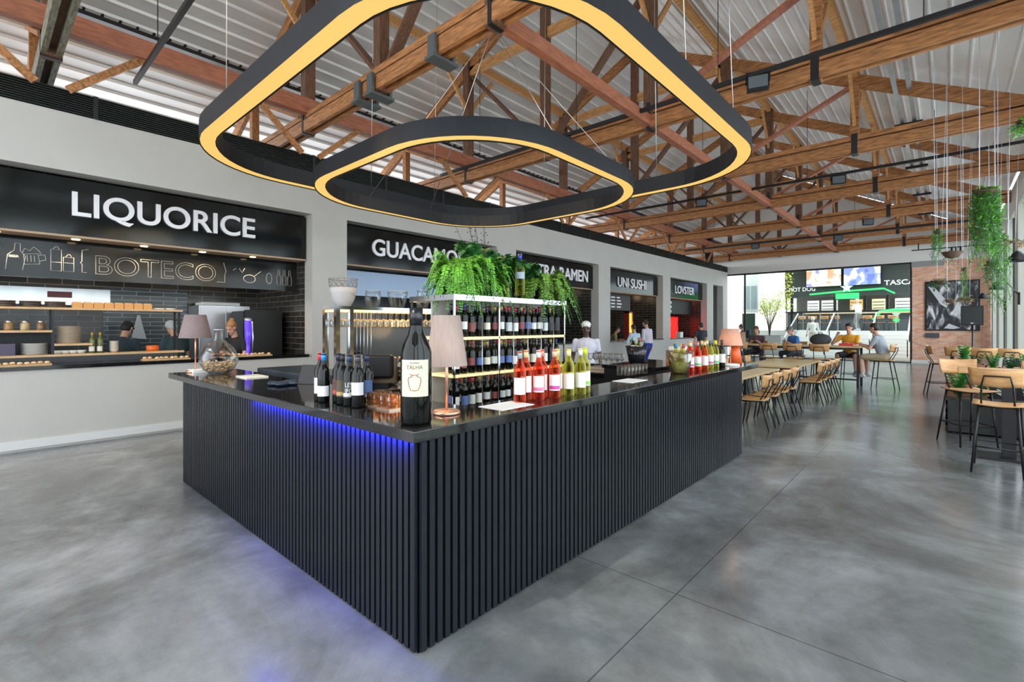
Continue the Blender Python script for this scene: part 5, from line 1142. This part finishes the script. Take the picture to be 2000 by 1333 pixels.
def art():
    m = bpy.data.materials.new('monochrome_art'); m.use_nodes = True; nt = m.node_tree; b = nt.nodes['Principled BSDF']
    tc = nt.nodes.new('ShaderNodeTexCoord'); mp = nt.nodes.new('ShaderNodeMapping'); mp.inputs['Rotation'].default_value = (0, .8, 0); mp.inputs['Scale'].default_value = (1.6, 1, .7)
    nz = nt.nodes.new('ShaderNodeTexNoise'); nz.inputs['Scale'].default_value = 2.3; nz.inputs['Detail'].default_value = 3; nz.inputs['Distortion'].default_value = 1.2
    r = nt.nodes.new('ShaderNodeValToRGB'); e = r.color_ramp.elements; e[0].position = .47; e[0].color = (.012, .012, .014, 1); e[1].position = .68; e[1].color = (.75, .75, .77, 1); q = e.new(.55); q.color = (.10, .10, .11, 1)
    nt.links.new(tc.outputs['Object'], mp.inputs[0]); nt.links.new(mp.outputs[0], nz.inputs[0]); nt.links.new(nz.outputs[0], r.inputs[0]); nt.links.new(r.outputs[0], b.inputs['Base Color']); return m
MB().box(.05, 1.63, -.065, -.06, .05, 2.03).build('print', art(), pc)
PLG = mat('art_light', (.6, .6, .62), .6)
MB().prism([(.10, 1.85), (.25, 1.9), (.75, 1.15), (.68, .95), (.5, 1.1)], 'y', -.069, -.065).build('print_shape', PLG, pc)
MB().prism([(.6, .1), (.75, .3), (1.1, .12), (.9, .07)], 'y', -.069, -.065).build('print_shape', PLG, pc)
tag(MB().box(-.68, -.24, YF-.1, YF, 1.1, 1.3).build('wall_projector', mat('grey_box', (.06, .065, .07), .5)), 'small dark box mounted under the picture on the brick wall', 'box')
def wlamp(y, z, lab, sy=-1, k=1.0, px=1.3):
    t = thing('wall_lamp', lab, 'lamp', (px, y, z), 0, 'black conical wall lamps on the piers')
    MB().box(-.04, 0, -.04, .04, -.25, .05).build('bracket', M_BLACKM, t)
    MB().tube([(-.03, 0, 0), (-.35*k, sy*.2, .28), (-.62*k, sy*.3, .22)], .012).build('arm', M_BLACKM, t)
    c = Vector((-.62*k, sy*.3, .2)); MB().lathe([(.02, .10), (.05, .08), (.16, -.08), (.155, -.08), (.04, .07), (.001, .08)], (c.x, c.y, c.z), 24).build('lamp_shade', M_BLACKM, t)
wlamp(12.2, 2.58, 'black conical wall lamp at the upper right edge', -1, .66, 1.3); wlamp(16.8, 2.36, 'black wall lamp on a long arm left of the upper one', -1, .66, 1.3)
wlamp(20.6, 2.3, 'small distant black wall lamp near the loudspeaker', -1, .8)

# hanging plants
def hang(loc, label, n, L, R, seed, pot=.10, m=M_LEAF, ztop=None, strings=True, leaf=.03, group='hanging plants'):
    rd = random.Random(seed); t = thing('hanging_plant', label, 'hanging plant', loc, 0, group); mb = MB(); sb = MB()
    MB().lathe([(.001, -pot*.8), (pot*.6, -pot*.6), (pot, 0), (pot*.95, 0), (.001, -pot*.2)], n=18).build('coir_pot', mat('coir', (.09, .05, .03), .9), t)
    for i in range(n):
        a = rd.uniform(0, 6.28); r_ = R*rd.uniform(.4, 1); LL = L*rd.uniform(.35, 1.05)
        pts = []
        for q in range(11):
            u = q/10; rr = pot*.5+(r_-pot*.5)*min(1, u*3)**.7; pts.append(Vector((rr*math.cos(a)+.02*math.sin(q*1.7+i), rr*math.sin(a), .05*math.sin(min(1, u*5)*PI)-LL*max(0, u-.08))))
        sb.tube(pts, .0022, 4)
        for q in range(max(10, int(LL/leaf*1.3))):
            f = rd.uniform(0, 9.99); i0 = int(f); p = pts[i0].lerp(pts[i0+1], f-i0); o = Vector((rd.uniform(-1, 1), rd.uniform(-1, 1), rd.uniform(-.6, .3))).normalized()*leaf*rd.uniform(.9, 1.7); w = Vector((-o.y, o.x, rd.uniform(-.01, .01)))*.28
            mb.add([p, p+o*.5-w, p+o, p+o*.5+w], [(0, 1, 2, 3)])
    mb.build('foliage', m, t); sb.build('stems', M_LEAFD, t)
    if strings:
        ztop = roofz(min(loc[0]+.1, XR))-.02
        for k_ in range(3):
            a = k_*2.09; MB().tube([(pot*.95*math.cos(a), pot*.95*math.sin(a), 0), (.12*math.cos(a), .12*math.sin(a), ztop-loc[2])], .003, 4).build('cord', mat('cord', (.75, .78, .85), .5), t)
    return t
M_HL = mat('hanging_leaf', (.14, .42, .04), .45, noise=.5, nscale=8)
hang((.40, 9.5, 3.50), 'largest trailing green hanging plant by the right windows', 120, 1.2, .17, 1, .13, M_HL, leaf=.042)
hang((-.12, 10.9, 3.2), 'slim bright green hanging plant left of the largest one', 30, .62, .085, 2, .06, M_HL)
hang((.06, 10.6, 2.8), 'brown coir pot with few dark leaves hanging between the green plants', 8, .35, .12, 3, .14, M_LEAFD)
hang((.62, 10.9, 3.0), 'trailing plant hanging just behind the largest one', 40, 1.3, .13, 4, .1, M_LEAF)
hang((-.1, 12.9, 2.5), 'small dark leaved hanging plant before the picture', 14, .2, .16, 5, .1, M_LEAFD, leaf=.05)
hang((.25, 13.4, 2.75), 'short narrow hanging plant in front of the picture', 18, .7, .06, 6, .05, M_HL)
hang((.28, 14.2, 2.2), 'small dry brown air plant hanging low before the picture', 12, .15, .2, 7, .08, mat('dry_leaf', (.42, .26, .12), .7), leaf=.05)
hang((.05, 13.8, 2.15), 'tiny brown moss ball hanging lowest before the picture', 8, .12, .12, 8, .09, MATS['dry_leaf'], leaf=.04)
hang((.85, 8.4, 4.05), 'leafy plant in a shallow basket up at the right wall', 30, .22, .34, 9, .24, M_LEAF, leaf=.06)
hang((.62, 12.4, 2.75), 'dark green hanging plant low beside the window piers', 26, .55, .12, 10, .09, M_LEAFD, leaf=.05)
hang((.95, 13.9, 3.3), 'pale straw coloured spiky plant by the upper wall lamp', 12, .18, .22, 12, .06, MATS['dry_leaf'], leaf=.06)

# patio people, chairs, tree
person('white-haired person in a white shirt climbing the outdoor stairs', (-5.2, 29.2, .33), .2, 1.76, shirt=(.82, .80, .74), sleeve='long', hair=(.75, .72, .68), pants=(.6, .55, .5), hp=.2)
person('man in white shirt and grey trousers standing on the outdoor patio', (-3.65, 32.6, PZ), R_(60), 1.78, shirt=(.82, .81, .80), sleeve='long', hair=(.6, .42, .34), pants=(.22, .20, .19), hl=(-.05, .22, 1.45))
for i, x in enumerate((-6.46, -5.9, -5.31, -4.78, -3.28, -2.76, -2.16)):
    chair('low', x, 33.2, 0, 'plywood chair on the outdoor patio, %s from the left' % ORD[i], 'chairs on the outdoor patio', PZ)
gp = thing('grey_planter', 'large grey concrete planter box outside at the left of the stairs', 'planter', (-8.1, 29.4, 0)); MB().box(0, 1.35, 0, 1.2, 0, 1.05).build('box', mat('grey_concrete', (.36, .36, .35), .7), gp); MB().box(.05, 1.3, .05, 1.15, 1.05, 1.06).build('soil', MATS['soil'], gp)
tr_ = thing('tree', 'slender tree with yellow-green leaves in the grey planter outside', 'tree', (-7.45, 30.0, 1.05))
tm = MB(); lf = MB(); rd = random.Random(11)
for i in range(9):
    a = i*.7+rd.uniform(-.2, .2); L = rd.uniform(.45, .8); pts = [Vector((0, 0, 0)), Vector((.08*math.cos(a), .05*math.sin(a), .6)), Vector((L*.6*math.cos(a), L*.5*math.sin(a), 1.4)), Vector((L*math.cos(a), L*.8*math.sin(a), 2.0+rd.uniform(-.3, .5)))]
    tm.tube(pts, .03, 6, taper=.3)
    for q in range(70):
        c = pts[2].lerp(pts[3], rd.uniform(-.1, 1.15))+Vector((rd.gauss(0, .16), rd.gauss(0, .16), rd.gauss(0, .18))); o = Vector((rd.uniform(-1, 1), rd.uniform(-1, 1), rd.uniform(-1, 1))).normalized()*.07; w = o.orthogonal()*.5
        lf.add([c, c+o*.5-w, c+o, c+o*.5+w], [(0, 1, 2, 3)])
tm.build('trunk', mat('bark', (.12, .08, .05), .8), tr_); lf.build('foliage', M_LEAFY, tr_)
cv = thing('climbing_vine', 'yellow-green vine hanging at the left edge of the outdoor stall front', 'plant', (-7.9, 35.9, PZ)); lf = MB()
for q in range(230):
    c = Vector((rd.gauss(0, .22), rd.gauss(0, .12), rd.uniform(1.3, 4.3))); o = Vector((rd.uniform(-1, 1), rd.uniform(-1, 1), rd.uniform(-1, 1))).normalized()*.12; w = o.orthogonal()*.5
    lf.add([c, c+o*.5-w, c+o, c+o*.5+w], [(0, 1, 2, 3)])
lf.build('foliage', M_LEAFY, cv); MB().tube([(0, .05, 0), (0, .05, 4.3)], .03).build('stem', MATS['bark'], cv)
